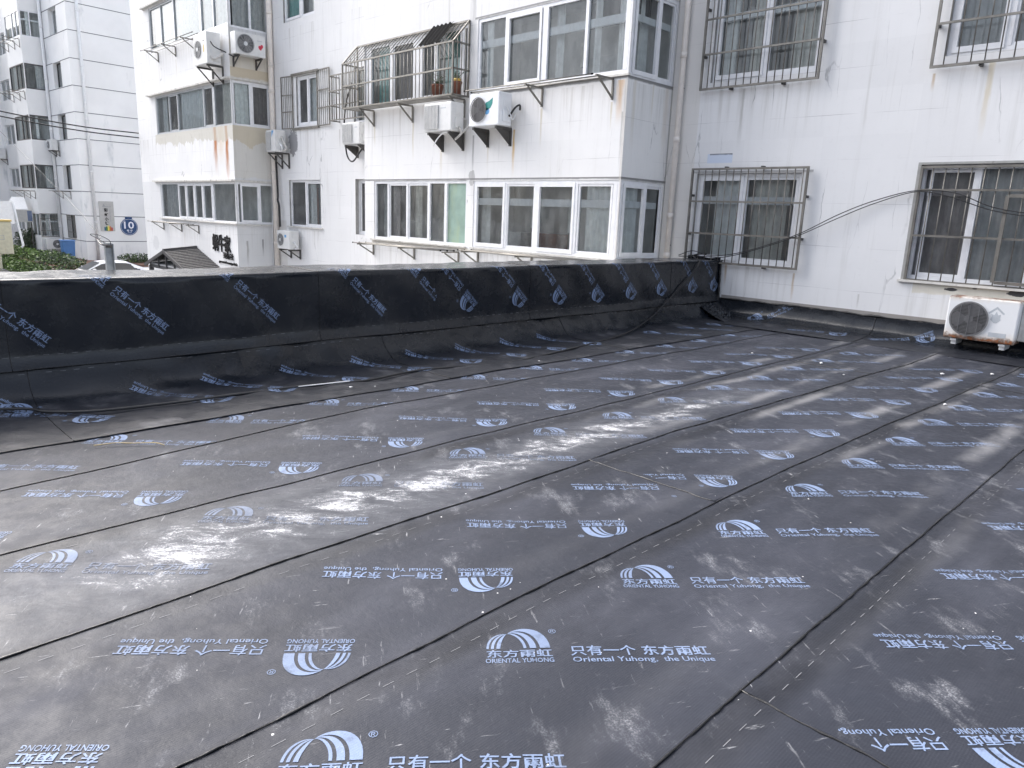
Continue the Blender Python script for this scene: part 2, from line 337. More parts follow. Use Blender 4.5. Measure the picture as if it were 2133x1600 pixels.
# ------------------------------------------------------------------ materials
def rgb(*c): return c
RUST = (0.40, 0.14, 0.03); RUSTY = (0.42, 0.27, 0.12); OCHRE = (0.50, 0.44, 0.31); DK = (0.05, 0.05, 0.055); GRIME = (0.30, 0.29, 0.26)
M = {}
def U(x, y): return x+y     # wall_mat measures along x+y
yw, yb = 11.07, 9.80
M['wall_main'] = wall_mat('white weathered wall paint', sills=[(U(a_, yw), U(b_, yw)) for a_, b_ in ((-6.9, -4.95), (-3.5, -.5), (-20.9, -19.0), (-17.4, -15.6))], stains=[
    (U(-6.17, yw), 0.90, 0.03, 0.45, RUSTY, 0.6), (U(-5.0, yw), 0.82, 0.028, 0.5, RUSTY, 0.6), (U(-6.17, yw), 3.60, 0.05, 1.0, GRIME, 0.5),
    (U(-5.45, yw), 3.60, 0.02, 0.8, GRIME, 0.35), (U(-3.45, yw), 3.55, 0.03, 0.25, RUSTY, 0.6), (U(-2.80, yw), 3.62, 0.05, 1.05, (0.55, 0.45, 0.25), 0.5),
    (U(-6.95, yw), 1.2, 0.10, 0.9, GRIME, 0.35), (U(-18.0, yw), 3.6, 0.05, 0.6, GRIME, 0.4), (U(-20.1, yw), 3.7, 0.02, 1.2, GRIME, 0.35),
    (U(-20.9, yw), 0.9, 0.05, 0.4, GRIME, 0.4), (U(-16.75, yw), 3.0, 0.03, 0.8, RUSTY, 0.5), (U(-4.0, yw), 0.6, 0.02, 0.25, GRIME, 0.4)],
    bands=[(U(-6.71, yw), U(-6.255, yw), 2.485, 2.63, 0.0, (0.58, 0.65, 0.77), 0.9), (U(-6.67, yw), U(-6.26, yw), 2.605, 2.632, 0.10, DK, 0.85), (U(-7.49, yw), U(-6.95, yw), 0.5, 6.0, 0.8, (0.66, 0.63, 0.58), 0.45), (U(-6.95, yw), U(-4.9, yw), 2.325, 2.36, 0.03, (0.3, 0.3, 0.3), 0.7), (U(-6.2, yw), U(5, yw), 0.2, 0.37, 0.12, (0.22, 0.20, 0.18), 0.85), (U(-3.3, yw), U(6, yw), 0.70, 0.86, 0.10, (0.62, 0.58, 0.48), 0.75), (U(-21.8, yw), U(-21.1, yw), -3.0, 1.1, 0.4, (0.55, 0.52, 0.47), 0.4)],  # the tall cream band beside the bay corner paints in its soft shade
    blobs=[(U(-2.83, yw), 0.785, 0.085, 0.022, DK, 0.97), (U(-2.08, yw), 0.80, 0.12, 0.04, DK, 0.97), (U(-20.55, yw), 3.35, 0.28, 0.38, (0.22, 0.22, 0.23), 0.85),
           (U(-2.55, yw), 0.82, 0.03, 0.012, DK, 0.7)])
M['wall_bay'] = wall_mat('white bay wall paint', stains=[
    (U(-9.33, yb), 3.37, 0.035, 0.75, OCHRE, 0.6), (U(-7.78, yb), 3.36, 0.03, 0.5, OCHRE, 0.6), (U(-7.62, yb), 3.68, 0.10, 0.75, (0.62, 0.42, 0.24), 0.75),
    (U(-14.48, yb), 3.37, 0.04, 0.55, OCHRE, 0.5), (U(-13.05, yb), 3.37, 0.04, 0.9, OCHRE, 0.6), (U(-11.38, yb), 3.3, 0.08, 0.8, GRIME, 0.5),
    (U(-10.0, yb), 3.05, 0.045, 0.9, (0.58, 0.38, 0.14), 0.85), (U(-10.7, yb), 2.9, 0.03, 0.6, OCHRE, 0.4), (U(-12.1, yb), 2.95, 0.06, 0.9, OCHRE, 0.4),
    (U(-11.18, yb), 8.0, 0.09, 4.6, (0.27, 0.27, 0.27), 0.7), (U(-11.12, yb), 3.0, 0.04, 0.9, DK, 0.5), (U(-7.55, yb), 3.2, 0.03, 1.1, GRIME, 0.5)],
    bands=[(U(-11.15, yb), U(-7.48, yb), 3.695, 3.735, 0.05, (0.12, 0.12, 0.12), 0.75), (U(-14.9, yb), U(-7.48, yb), 2.168, 2.20, 0.04, (0.10, 0.10, 0.10), 0.8),
    (U(-11.15, yb), U(-7.48, yb), 5.065, 5.10, 0.03, (0.10, 0.10, 0.10), 0.7), (U(-7.535, yb), U(-7.48, yb), -2, 3.7, 0.5, (0.5, 0.47, 0.43), 0.5), (U(-11.1, yb), U(-7.5, yb), 0.77, 0.845, 0.05, (0.35, 0.34, 0.33), 0.6), (U(-14.6, yb), U(-11.2, yb), 0.76, 0.845, 0.06, (0.55, 0.5, 0.42), 0.5)],
    blobs=[(U(-11.14, yb), 2.2, 0.09, 0.16, (0.2, 0.2, 0.2), 0.5)])
M['wall_far_bay'] = wall_mat('white stained far bay wall paint', grime=1.5, stains=[
    (U(-23.0, yb), 3.78, 0.17, 1.5, RUST, 1.0), (U(-22.2, yb), 3.78, 0.15, 1.95, RUST, 1.0), (U(-22.6, yb), 3.78, 0.35, 1.3, (0.62, 0.45, 0.27), 0.45),
    (U(-25.7, yb), 6.0, 0.03, 0.9, OCHRE, 0.5), (U(-27.2, yb), 6.0, 0.03, 0.9, OCHRE, 0.4), (U(-25.9, yb), 0.5, 0.03, 0.7, OCHRE, 0.35)],
    bands=[(U(-27.95, yb), U(-21.7, yb), 3.42, 3.78, 0.75, (0.50, 0.475, 0.40), 0.65), (U(-29.7, yb), U(-27.2, yb), -3, 2.2, 0.9, (0.56, 0.58, 0.6), 0.35)],
    blobs=[(U(-28.62, yb), 0.03, 0.30, 0.27, (0.36, 0.37, 0.39), 0.28)])
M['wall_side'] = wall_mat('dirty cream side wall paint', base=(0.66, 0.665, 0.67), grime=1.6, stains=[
    (U(-21.75, 10.1), 6.3, 0.05, 1.2, OCHRE, 0.5), (U(-21.75, 10.55), 6.0, 0.05, 0.9, (0.2, 0.19, 0.17), 0.7), (U(-21.75, 10.85), 5.9, 0.03, 0.5, (0.15, 0.15, 0.15), 0.7),
    (U(-21.75, 10.1), 0.45, 0.05, 0.9, (0.2, 0.19, 0.17), 0.6), (U(-21.75, 10.6), 0.5, 0.035, 0.6, (0.14, 0.14, 0.14), 0.8)],
    bands=[(U(-21.75, 9.8), U(-21.75, 11.1), 5.12, 5.38, 0.3, (0.40, 0.30, 0.16), 0.8), (U(-21.75, 9.8), U(-21.75, 11.1), 5.05, 6.1, 0.4, (0.58, 0.53, 0.43), 0.6),
           (U(-21.75, 9.8), U(-21.75, 11.1), 3.3, 3.78, 0.8, (0.45, 0.36, 0.2), 0.75), (U(-21.75, 9.8), U(-21.75, 11.1), 2.3, 3.78, 0.3, (0.6, 0.57, 0.5), 0.5)])
M['wall_bay_side'] = wall_mat('white bay side paint', base=(0.80, 0.795, 0.785), stains=[
    (U(-7.49, 10.0), 3.7, 0.06, 1.2, OCHRE, 0.35), (U(-7.49, 10.9), 3.7, 0.10, 1.4, (0.55, 0.47, 0.38), 0.4), (U(-7.49, 10.5), 3.7, 0.03, 0.7, OCHRE, 0.4)], bands=[(U(-7.49, 9.8), U(-7.49, 11.1), 3.69, 3.74, 0.06, (0.10, 0.10, 0.10), 0.8), (U(-7.49, 9.8), U(-7.49, 11.1), 2.16, 2.20, 0.04, (0.10, 0.10, 0.10), 0.8), (U(-7.49, 9.8), U(-7.49, 11.1), 0.5, 0.88, 0.3, (0.42, 0.40, 0.37), 0.6), (U(-7.49, 11.03), U(-7.49, 11.1), -2, 6, 0.3, (0.25, 0.24, 0.23), 0.6)])
M['wall_distant'] = simple('pale rendered wall', (0.81, 0.81, 0.805), 0.8, vary=0.04, scale=0.7, dirt=((0.55, 0.57, 0.58), 0.8, 0.58))
M['groove'] = simple('dark wall groove', (0.12, 0.13, 0.14), 0.9)
M['cream_trim'] = simple('pale lintel paint', (0.60, 0.585, 0.55), 0.8, dirt=((0.3, 0.29, 0.27), 3.0, 0.55))
M['reveal'] = simple('grey tiled reveal', (0.33, 0.33, 0.32), 0.7, dirt=((0.16, 0.15, 0.14), 7.0, 0.55))
M['pvc'] = simple('white window plastic', (0.78, 0.79, 0.81), 0.35, vary=0.05, dirt=((0.55, 0.53, 0.48), 4.0, 0.68))
M['alu'] = simple('grey aluminium profile', (0.50, 0.52, 0.54), 0.4, 0.3, vary=0.08)
M['dark_alu'] = simple('dark brown aluminium', (0.07, 0.068, 0.07), 0.4, 0.3)
M['glass'] = glass_mat('window glass', (0.84, 0.88, 0.88), 1.0)
M['screen'] = glass_mat('insect screen', (0.42, 0.41, 0.41), 0.3, 0.3)
M['frost'] = simple('green frosted film', (0.27, 0.385, 0.33), 0.3, vary=0.16, scale=3.0, dirt=((0.33, 0.42, 0.27), 1.2, 0.5))
M['room'] = simple('dim room wall', (0.62, 0.62, 0.61), 0.9, vary=0.2, scale=2.0)
M['wood'] = simple('brown wooden door', (0.22, 0.08, 0.045), 0.5, vary=0.3, scale=4)
M['curt_white'] = simple('white sheer curtain', (0.80, 0.82, 0.82), 0.9, vary=0.1)
M['curt_green'] = simple('turquoise curtain', (0.20, 0.50, 0.47), 0.9, vary=0.15)
M['curt_grey'] = simple('grey curtain', (0.52, 0.525, 0.53), 0.9, vary=0.15)
M['curt_beige'] = simple('beige curtain', (0.68, 0.67, 0.62), 0.9, vary=0.15)
M['steel'] = simple('weathered stainless bar', (0.21, 0.20, 0.18), 0.42, 0.5, vary=0.25, scale=6, dirt=((0.33, 0.22, 0.13), 5.0, 0.66))
M['iron'] = simple('dark painted iron', (0.075, 0.072, 0.07), 0.55, 0.3, dirt=((0.16, 0.08, 0.04), 6.0, 0.62))
M['cap'] = simple('black rubber cap', (0.013, 0.013, 0.014), 0.9, spec=.08)
M['pipe'] = simple('cream plastic pipe', (0.74, 0.69, 0.64), 0.45, vary=0.06, dirt=((0.45, 0.38, 0.32), 3.0, 0.68))
M['pipe_white'] = simple('white plastic pipe', (0.74, 0.75, 0.76), 0.45, vary=0.05)
M['ac'] = simple('ivory appliance paint', (0.66, 0.665, 0.66), 0.38, vary=0.05, dirt=((0.48, 0.45, 0.40), 3.5, 0.68))
M['ac_white'] = simple('white appliance paint', (0.74, 0.76, 0.79), 0.35, vary=0.04)
M['ac_dark'] = simple('dark appliance interior', (0.045, 0.045, 0.048), 0.6)
M['ac_grey'] = simple('grey grille plastic', (0.34, 0.35, 0.36), 0.5)
M['fan'] = simple('grey fan blade', (0.13, 0.13, 0.135), 0.5)
M['guard_wire'] = simple('dull guard wire', (0.17, 0.17, 0.175), 0.6)
M['hub'] = simple('pale fan hub', (0.62, 0.64, 0.65), 0.4)
M['hose'] = simple('wrapped pipe sleeve', (0.55, 0.54, 0.52), 0.7, vary=0.25, scale=30)
M['cable'] = simple('black cable rubber', (0.018, 0.018, 0.02), 0.5)
M['emblem_red'] = simple('red print', (0.65, 0.05, 0.09), 0.5)
M['emblem_green'] = simple('green print', (0.01, 0.22, 0.20), 0.5)
M['emblem_blue'] = simple('blue print', (0.10, 0.33, 0.62), 0.5)
M['emblem_grey'] = simple('faded grey print', (0.47, 0.50, 0.53), 0.5)
M['emblem_ochre'] = simple('ochre sticker', (0.60, 0.45, 0.16), 0.6)
M['black'] = simple('black letter acrylic', (0.010, 0.010, 0.012), 0.8, spec=.2)
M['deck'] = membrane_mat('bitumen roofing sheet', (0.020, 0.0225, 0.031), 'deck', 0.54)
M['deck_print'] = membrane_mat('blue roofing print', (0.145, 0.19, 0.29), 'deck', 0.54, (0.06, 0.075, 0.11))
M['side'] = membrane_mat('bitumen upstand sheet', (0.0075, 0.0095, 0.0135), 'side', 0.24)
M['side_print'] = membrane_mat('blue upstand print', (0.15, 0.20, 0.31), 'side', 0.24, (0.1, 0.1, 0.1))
M['dash'] = simple('white guide dash', (0.17, 0.175, 0.19), 0.7)
M['tar'] = simple('molten bitumen bead', (0.008, 0.008, 0.009), 0.35, bump=0.01, scale=40)
M['street'] = simple('street paving', (0.20, 0.20, 0.20), 0.9, vary=0.2, scale=2)
M['soil'] = simple('reddish soil', (0.16, 0.09, 0.065), 0.95, vary=0.35, scale=5)

# ------------------------------------------------------------------ printed mark of the roofing sheet (2-D, metres)
def text2d(body, embolden=0.0):
    c = bpy.data.curves.new('t', 'FONT'); c.body = body; c.resolution_u = 2; c.size = 1.0; c.offset = embolden
    o = bpy.data.objects.new('t', c); COL.objects.link(o); bpy.context.view_layer.update()
    m = bpy.data.meshes.new_from_object(o.evaluated_get(bpy.context.evaluated_depsgraph_get()))
    vs = [(v.co.x, v.co.y) for v in m.vertices]; fs = [list(p.vertices) for p in m.polygons]
    bpy.data.objects.remove(o); bpy.data.curves.remove(c); bpy.data.meshes.remove(m)
    x0 = min(v[0] for v in vs); x1 = max(v[0] for v in vs); y0 = min(v[1] for v in vs); y1 = max(v[1] for v in vs)
    return [((x-x0)/(x1-x0), (y-y0)/(y1-y0)) for x, y in vs], fs
def put2d(dst, t, x0, x1, y0, y1):
    vs, fs = t; k = len(dst[0])
    dst[0].extend([(x0+(x1-x0)*a, y0+(y1-y0)*b) for a, b in vs]); dst[1].extend([[i+k for i in f] for f in fs])
def bez(p0, c1, c2, p3, n=14):
    return [tuple((1-t)**3*p0[i]+3*t*(1-t)**2*c1[i]+3*t*t*(1-t)*c2[i]+t**3*p3[i] for i in (0, 1)) for t in [k/n for k in range(n+1)]]
def make_mark():
    W, Hh = 0.235, 0.205
    d = ([], [])
    P = (0.336, 0.852); b0 = 0.41
    pairs = [(((.48, 1.10), (.97, 1.13), .985), ((.50, 1.03), (.80, .93), .826)), (((.47, 1.0), (.755, .88), .77), ((.45, .95), (.655, .80), .67)),
             (((.43, .92), (.605, .76), .618), ((.41, .88), (.565, .70), .573)),
             (((.20, .885), (.01, .78), .0), ((.21, .86), (.05, .74), .037)), (((.23, .86), (.085, .73), .07), ((.25, .84), (.125, .68), .115)),
             (((.27, .845), (.165, .66), .152), ((.30, .83), (.225, .62), .215))]
    for A, B in pairs:
        a = bez(P, A[0], A[1], (A[2], b0)); b = bez(P, B[0], B[1], (B[2], b0)); k = len(d[0]); n = len(a)
        d[0].extend([(x*W, y*Hh) for x, y in a+b]); d[1].extend([[k+i, k+i+1, k+n+i+1, k+n+i] for i in range(n-1)])
    cjk = text2d('东方雨虹', 0.016)
    put2d(d, cjk, 0.0, W, 0.15*Hh, 0.375*Hh)
    put2d(d, text2d('ORIENTAL YUHONG', 0.014), -0.005, W*1.005, 0.0, 0.125*Hh)
    put2d(d, text2d('®'), W*1.0, W*1.125, 0.84*Hh, 0.985*Hh)
    put2d(d, text2d('只有一个', 0.012), W*1.28, W*2.30, 0.165*Hh, 0.46*Hh)
    put2d(d, cjk, W*2.40, W*3.45, 0.165*Hh, 0.46*Hh)
    put2d(d, text2d('Oriental Yuhong,', 0.008), W*1.29, W*2.58, -0.055*Hh, 0.13*Hh)
    put2d(d, text2d('the Unique', 0.008), W*2.68, W*3.47, -0.055*Hh, 0.13*Hh)
    return d
MARK = make_mark()
def stamp(mb, start, ang, fn, mi, keep=None):
    """put one mark: start point and reading direction in sheet coordinates, fn maps sheet (s,t) to space"""
    ca, sa = math.cos(ang), math.sin(ang)
    q = [(start[0]+x*ca-y*sa, start[1]+x*sa+y*ca) for x, y in MARK[0]]
    ok = None if keep is None else [keep(*p) for p in q]
    fs = MARK[1] if ok is None else [f for f in MARK[1] if all(ok[i] for i in f)]
    mb.add([fn(*p) for p in q], fs, mi)

# ------------------------------------------------------------------ roof deck
random.seed(4)
def interp(tab, t):
    if t <= tab[0][0]: return tab[0][1]
    for (a, b), (c, d) in zip(tab, tab[1:]):
        if t <= c: return b+(d-b)*(t-a)/(c-a)
    return tab[-1][1]
SEAM = {'z': [(0.2, -4.36), (0.96, -4.43), (1.95, -4.58), (3, -4.66), (10, -4.70)],
        'a': [(0, -3.56), (1.3, -3.57), (2.5, -3.62), (10, -3.66)],
        'b': [(0, -2.70), (1, -2.74), (2.8, -2.78), (4.5, -2.82), (6.8, -2.74), (9.3, -2.66)],
        'c': [(0, -1.83), (2, -1.86), (3.5, -1.88), (4.8, -1.87), (6.6, -1.83), (8.4, -1.78), (10, -1.75)],
        'd': [(0, -0.93), (3, -0.95), (6, -0.95), (10, -0.93)]}
for i, k in enumerate('efghi'): SEAM[k] = [(0, -0.05+0.9*i)]
def seam(k, y): return interp(SEAM[k], y) + 0.002*math.sin(y*3.1+ord(k)) + 0.0012*math.sin(y*11.7+2*ord(k))
def hump(x, y):
    return 0.004*math.sin(1.7*x+0.6*y+1)+0.0035*math.sin(2.9*y-1.2*x)+0.0025*math.sin(5.3*x+2.1*y)+0.002*math.sin(7.7*y+1.1*x+0.6)
def deckz(x, y):
    z = hump(x, y)
    for k in 'zabcdefghi':
        d = x-seam(k, y)
        if -0.10 < d < 0: z += 0.006*(1+d/0.10)
        elif 0 <= d < 0.02: z += 0.006*(1-d/0.02)
    return z
Y0, Y1, X0, X1 = -3.2, 10.35, -5.15, 4.4
mb = MB()
xs = [X0]
for k in 'zabcdefghi': xs.append(k)
xs.append(X1)
ny = 150
for i in range(len(xs)-1):
    a, b = xs[i], xs[i+1]
    def fx(s, y, a=a, b=b):
        xa = seam(a, y) if isinstance(a, str) else a
        xb = seam(b, y) if isinstance(b, str) else b
        k = [0, 0.012, 0.2, 0.4, 0.6, 0.78, 0.885, 1.0]
        return xa+(xb-xa)*k[s]
    vs = [(fx(s, Y0+(Y1-Y0)*j/ny), Y0+(Y1-Y0)*j/ny, deckz(fx(s, Y0+(Y1-Y0)*j/ny)-(1e-4 if s == 7 else 0)+(0.021 if s == 0 and i else 0), Y0+(Y1-Y0)*j/ny)) for j in range(ny+1) for s in range(8)]
    mb.add(vs, [(j*8+s, j*8+s+1, (j+1)*8+s+1, (j+1)*8+s) for j in range(ny) for s in range(7)], 0, True)
# molten bead squeezed from each lap, uneven
for k in 'zabcde':
    pts, rr = [], []
    yy = Y0
    while yy < Y1:
        x = seam(k, yy)+random.uniform(-.0015, .0015); pts.append((x+0.004, yy, deckz(x, yy)+0.0005)); rr.append(random.choice((.0018, .0024, .0032, .005)) if k in 'bcd' else .0018); yy += random.uniform(.02, .06)
    mb.tube(pts, rr, 5, 2)
# end laps
for (xa, xb, y) in (('b', 'c', 3.53), ('a', 'b', 8.17), ('d', 'e', 2.08), ('c', 'd', 8.52)):
    pts, rr = [], []
    n = 26
    for i in range(n+1):
        x = seam(xa, y)+(seam(xb, y)-seam(xa, y))*i/n; yy = y+0.004*math.sin(i*.7)+random.uniform(-.003, .003)
        pts.append((x, yy, deckz(x, yy)+0.001)); rr.append(random.choice((.003, .004, .006)))
    mb.tube(pts, rr, 5, 2)
    a0, b0_ = seam(xa, y), seam(xb, y)
    mb.grid(10, 2, lambda s, t: (a0+.01+(b0_-a0-.02)*s, y+.004*math.sin(s*26*.7)+0.10*t, deckz(a0+(b0_-a0)*s, y+.1*t)+0.0028*(1-t)+0.0004), 0)
# dashes printed beside each lap
for k in 'zabcde':
    yy = Y0
    while yy < Y1:
        x = seam(k, yy)+0.095
        if random.random() < (0.9 if k in 'bcd' else 0.5):
            l = 0.045; mb.quad(*[(px, py, deckz(px, py)+0.003) for px, py in ((x-.0012, yy), (x+.0012, yy), (x+.0012, yy+l), (x-.0012, yy+l))], 3)
        yy += 0.098
A45 = R_(49.5); AINV = R_(49.5-180)
def deckp(x, y): return (x, y, deckz(x, y)+0.0018)
rows = [(-1.615, 0.752, .802, A45, 'c', 'd', None), (-2.06, .477, .815, AINV, 'b', 'c', (None, 3.50)), (-2.06, 4.00, .797, AINV, 'b', 'c', (3.56, None)),
        (-3.38, -.32, .79, A45, 'a', 'b', None), (-3.80, .58, .796, AINV, 'z', 'a', None), (-5.04, .39, .795, A45, None, 'z', None),
        (-0.25, 1.78, .81, AINV, 'd', 'e', (2.10, None)), (-0.22, 2.30-0.81, .81, AINV, 'd', 'e', (None, 2.06)), (0.28, .1, .8, A45, 'e', 'f', None), (1.6, .3, .8, AINV, 'f', 'g', None)]
for (x, y, p, ang, ka, kb, lim) in rows:
    for i in range(-3, 14):
        yy = y+p*i
        if yy < -2.2 or yy > 9.9: continue
        def keep(px, py, ka=ka, kb=kb, lim=lim):
            if py > 10.3 or px < -5.12: return False
            if ka and px < seam(ka, py)+0.012: return False
            if kb and px > seam(kb, py)-0.004: return False
            if lim and ((lim[0] and py < lim[0]) or (lim[1] and py > lim[1])): return False
            return True
        stamp(mb, (x+random.uniform(-.012, .012), yy), ang, deckp, 1, keep)
deck = tag(mb.build('roof_deck', [M['deck'], M['deck_print'], M['tar'], M['dash']]), 'black bitumen roofing sheets with blue diagonal print', 'roof', kind='structure')

# ------------------------------------------------------------------ parapet
PX, PT, PB = -6.25, 0.925, -6.95
def cove_profile():
    pts = [(-5.10-.78*k/7, .006+.006*(k/7)**2) for k in range(7)]
    pts += [(-5.89-.365*math.sin(R_(q)), .378-.365*math.cos(R_(q))) for q in range(0, 81, 4)]
    L = [0.0]
    for a, b in zip(pts, pts[1:]): L.append(L[-1]+math.dist(a, b))
    return pts, L
CP, CL = cove_profile()
def cove(t):
    t = max(0, min(CL[-1], t))
    for i in range(len(CL)-1):
        if t <= CL[i+1]:
            k = (t-CL[i])/(CL[i+1]-CL[i]); return CP[i][0]+(CP[i+1][0]-CP[i][0])*k, CP[i][1]+(CP[i+1][1]-CP[i][1])*k
    return CP[-1]
def wrinkle(y, t): return 0.006*math.sin(3.1*y+2*t)+0.004*math.sin(7.3*y-4*t+1)+0.003*math.sin(13.1*y+9*t)+0.004*math.sin(19*y-6*t)*max(0, math.sin(1.3*y))**2+0.003*math.sin(5.7*y+11*t+2)
par = thing('parapet_wall', 'low parapet wall wrapped in black printed roofing sheet along the roof edge', 'parapet', (-6.6, 4, 0))
mb = MB(); FP = Frame((PX, 0), (0, 1), (1, 0))
mb.box(FP, -3.5, 11.0, -0.66, -0.03, STREET, PT-0.02)
mb.build('wall_core', M['cream_trim'], par)
# cover sheets: front face and top, lapped
edges = [-3.5, -2.2, -0.3, 1.10, 2.25, 3.62, 5.03, 6.52, 8.02, 9.62, 11.06]
ZB = 0.275
def coverp(off):
    def fn(y, t):       # t: 0 at the bottom fold, up the face, then across the top
        hface = PT-ZB; r = .03
        wv = wrinkle(y, t)
        flare = 0.034*max(0, 1-t/0.09)**1.5
        low = 0.004*math.sin(2.1*y)
        if t <= hface-r: return (PX+0.012+wv*0.9+flare+off-0.006*t, y, ZB+t+low)
        if t <= hface+r:
            k = (t-hface+r)/(2*r)*math.pi/2; return (PX+0.008-r+r*math.cos(k)+off, y, PT-r+r*math.sin(k)+off+low)
        return (PX+0.008-(t-hface), y, PT+off+wv*0.5+low+0.0)
    return fn
for i in range(len(edges)-1):
    a, b = edges[i]-(0.0 if i == 0 else 0.035), edges[i+1]
    off = 0.0025*(i % 2)+0.0025
    fn = coverp(off); mb = MB()
    tt = [0, .03, .07, .1, .16, .25, .35, .45, .55, .60, .62, .63, .64, .65, .66, .67, .68, .70, .8, .95, 1.1, 1.24, 1.345]
    n = max(8, int((b-a)/0.05))
    mb.add([fn(a+(b-a)*s/n, t) for t in tt for s in range(n+1)], [(j*(n+1)+s, j*(n+1)+s+1, (j+1)*(n+1)+s+1, (j+1)*(n+1)+s) for j in range(len(tt)-1) for s in range(n)], 0, True)
    # guide dashes near the bottom
    y = a+.02
    while y < b-.05:
        if random.random() < .8:
            f2 = fn; mb.quad(*[Vector(f2(yy, t))+Vector((.003, 0, 0)) for yy, t in ((y, .090), (y+.04, .090), (y+.04, .0925), (y, .0925))], 2)
        y += .095
    mb.tube([Vector(fn(a+(b-a)*s/n, 0))+Vector((-.004, 0, -.003)) for s in range(n+1)], .005, 5, 3)
    # vertical lap bead
    mb.tube([Vector(fn(a, t))+Vector((.001, 0, 0.001)) for t in tt], .002, 5, 3)
    marks = [(-2.8, .72, -43), (-1.2, .70, -43), (-.15, .74, -43), (.69, .70, -43), (1.54, .735, -43), (2.53, .75, -43), (3.70, .735, -43), (4.56, .72, -43)] if i <= 5 else [(5.63, .25, 136), (6.44, .25, 136), (7.18, .24, 136), (7.97, .23, 136), (8.72, .23, 136), (9.5, .24, 136), (10.35, .25, 136), (11.0, .25, 136)]
    for (py, pt, ad) in marks:
        stamp(mb, (py, pt), R_(ad), lambda s, t, f=fn: Vector(f(s, t))+(Vector((.0035, 0, 0)) if t < .62 else Vector((.002, 0, .003))), 1,
              lambda s, t, a=a, b=b: a+.01 < s < b-.005 and 0.0 < t < 1.3)
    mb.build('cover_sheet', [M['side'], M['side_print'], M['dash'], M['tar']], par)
# cove flashing
ce = [-3.5, -2.0, -.4, 1.2, 2.76, 4.33, 5.60, 7.1, 8.6, 11.03]
for i in range(len(ce)-1):
    a, b = ce[i]-(0 if i == 0 else .04), ce[i+1]; off = .003+.0045*(i % 2)
    def fn(y, t, off=off):
        x, z = cove(t); k = min(1, t/.25); w = wrinkle(y+3, t*2)*1.3*k
        w += (.010*math.sin(9.3*y+3*t)*max(0, math.sin(2.1*y+.5))**2+.006*math.sin(17*y-9*t)*max(0, math.sin(1.1*y+2))**2)*k
        return (x+w*.7+off*.7, y, z+off*.6+w*.5+0.001+(deckz(x, y) if t < .55 else deckz(-5.65, y)*max(0, 1-(t-.55)/.3)))
    mb = MB(); n = int((b-a)/.055); m = 26
    mb.add([fn(a+(b-a)*s/n, CL[-1]*j/m) for j in range(m+1) for s in range(n+1)], [(j*(n+1)+s, j*(n+1)+s+1, (j+1)*(n+1)+s+1, (j+1)*(n+1)+s) for j in range(m) for s in range(n)], 0, True)
    mb.tube([Vector(fn(a, CL[-1]*j/m)) for j in range(m+1)], .0022, 5, 3)
    y = a+.02
    while y < b-.05:
        if random.random() < .6: mb.quad(*[Vector(fn(yy, t))+Vector((.003, 0, .002)) for yy, t in ((y, CL[-1]-.085), (y+.04, CL[-1]-.085), (y+.04, CL[-1]-.0815), (y, CL[-1]-.0815))], 2)
        y += .095
    def cf(s, t): return Vector(fn(s, t))+Vector((.0025, 0, .0035))
    def kp(s, t): return a+.012 < s < b-.006 and 0.01 < t < CL[-1]-.09
    if i < 7:
        for y in (-2.4, -1.6, -.8, .1, 1.54, 2.43, 2.98, 3.70, 4.44, 5.10, 5.78, 6.46, 7.09):
            stamp(mb, (y, .47), R_(135), cf, 1, kp)
    if i == 3: pass
    if i == 2: stamp(mb, (0.86, .86), R_(-30), cf, 1, kp)
    if i >= 7:
        for y in (8.25, 9.1, 9.9): stamp(mb, (y, .62), R_(-42), cf, 1, kp)
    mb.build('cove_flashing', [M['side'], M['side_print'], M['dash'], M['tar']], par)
# end closure against the house wall, torn sheet edge
mb = MB(); mb.grid(8, 14, lambda s, t: (PX-.62+.65*s+.012*math.sin(9*t+3*s), 10.99+.012*math.sin(11*s+7*t), .25+(PT-.2)*t+.02*math.sin(7*s)*t), 0)
mb.tube([(PX+.03+random.uniform(-.01, .012), 11.0+random.uniform(-.012, .0), .02+k*.046) for k in range(21)], [random.uniform(.008, .024) for _ in range(21)], 6, 1)
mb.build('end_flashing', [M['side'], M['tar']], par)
def crumple(s, t):
    x, y = -6.19+.50*s, 10.42+.58*t; b = (1-s)**1.4*.20+.05*t*(1-s)
    k = math.sin(math.pi*min(1, max(0, s)))*math.sin(math.pi*min(1, max(0, t)))
    return (x, y, .012+b+k*(.035*math.sin(23*s+9*t)+.03*math.sin(31*t-12*s+1)+.02*math.sin(47*s+40*t)))
mb = MB(); mb.grid(26, 26, crumple, 0, False); mb.build('corner_patch', M['side'], par)

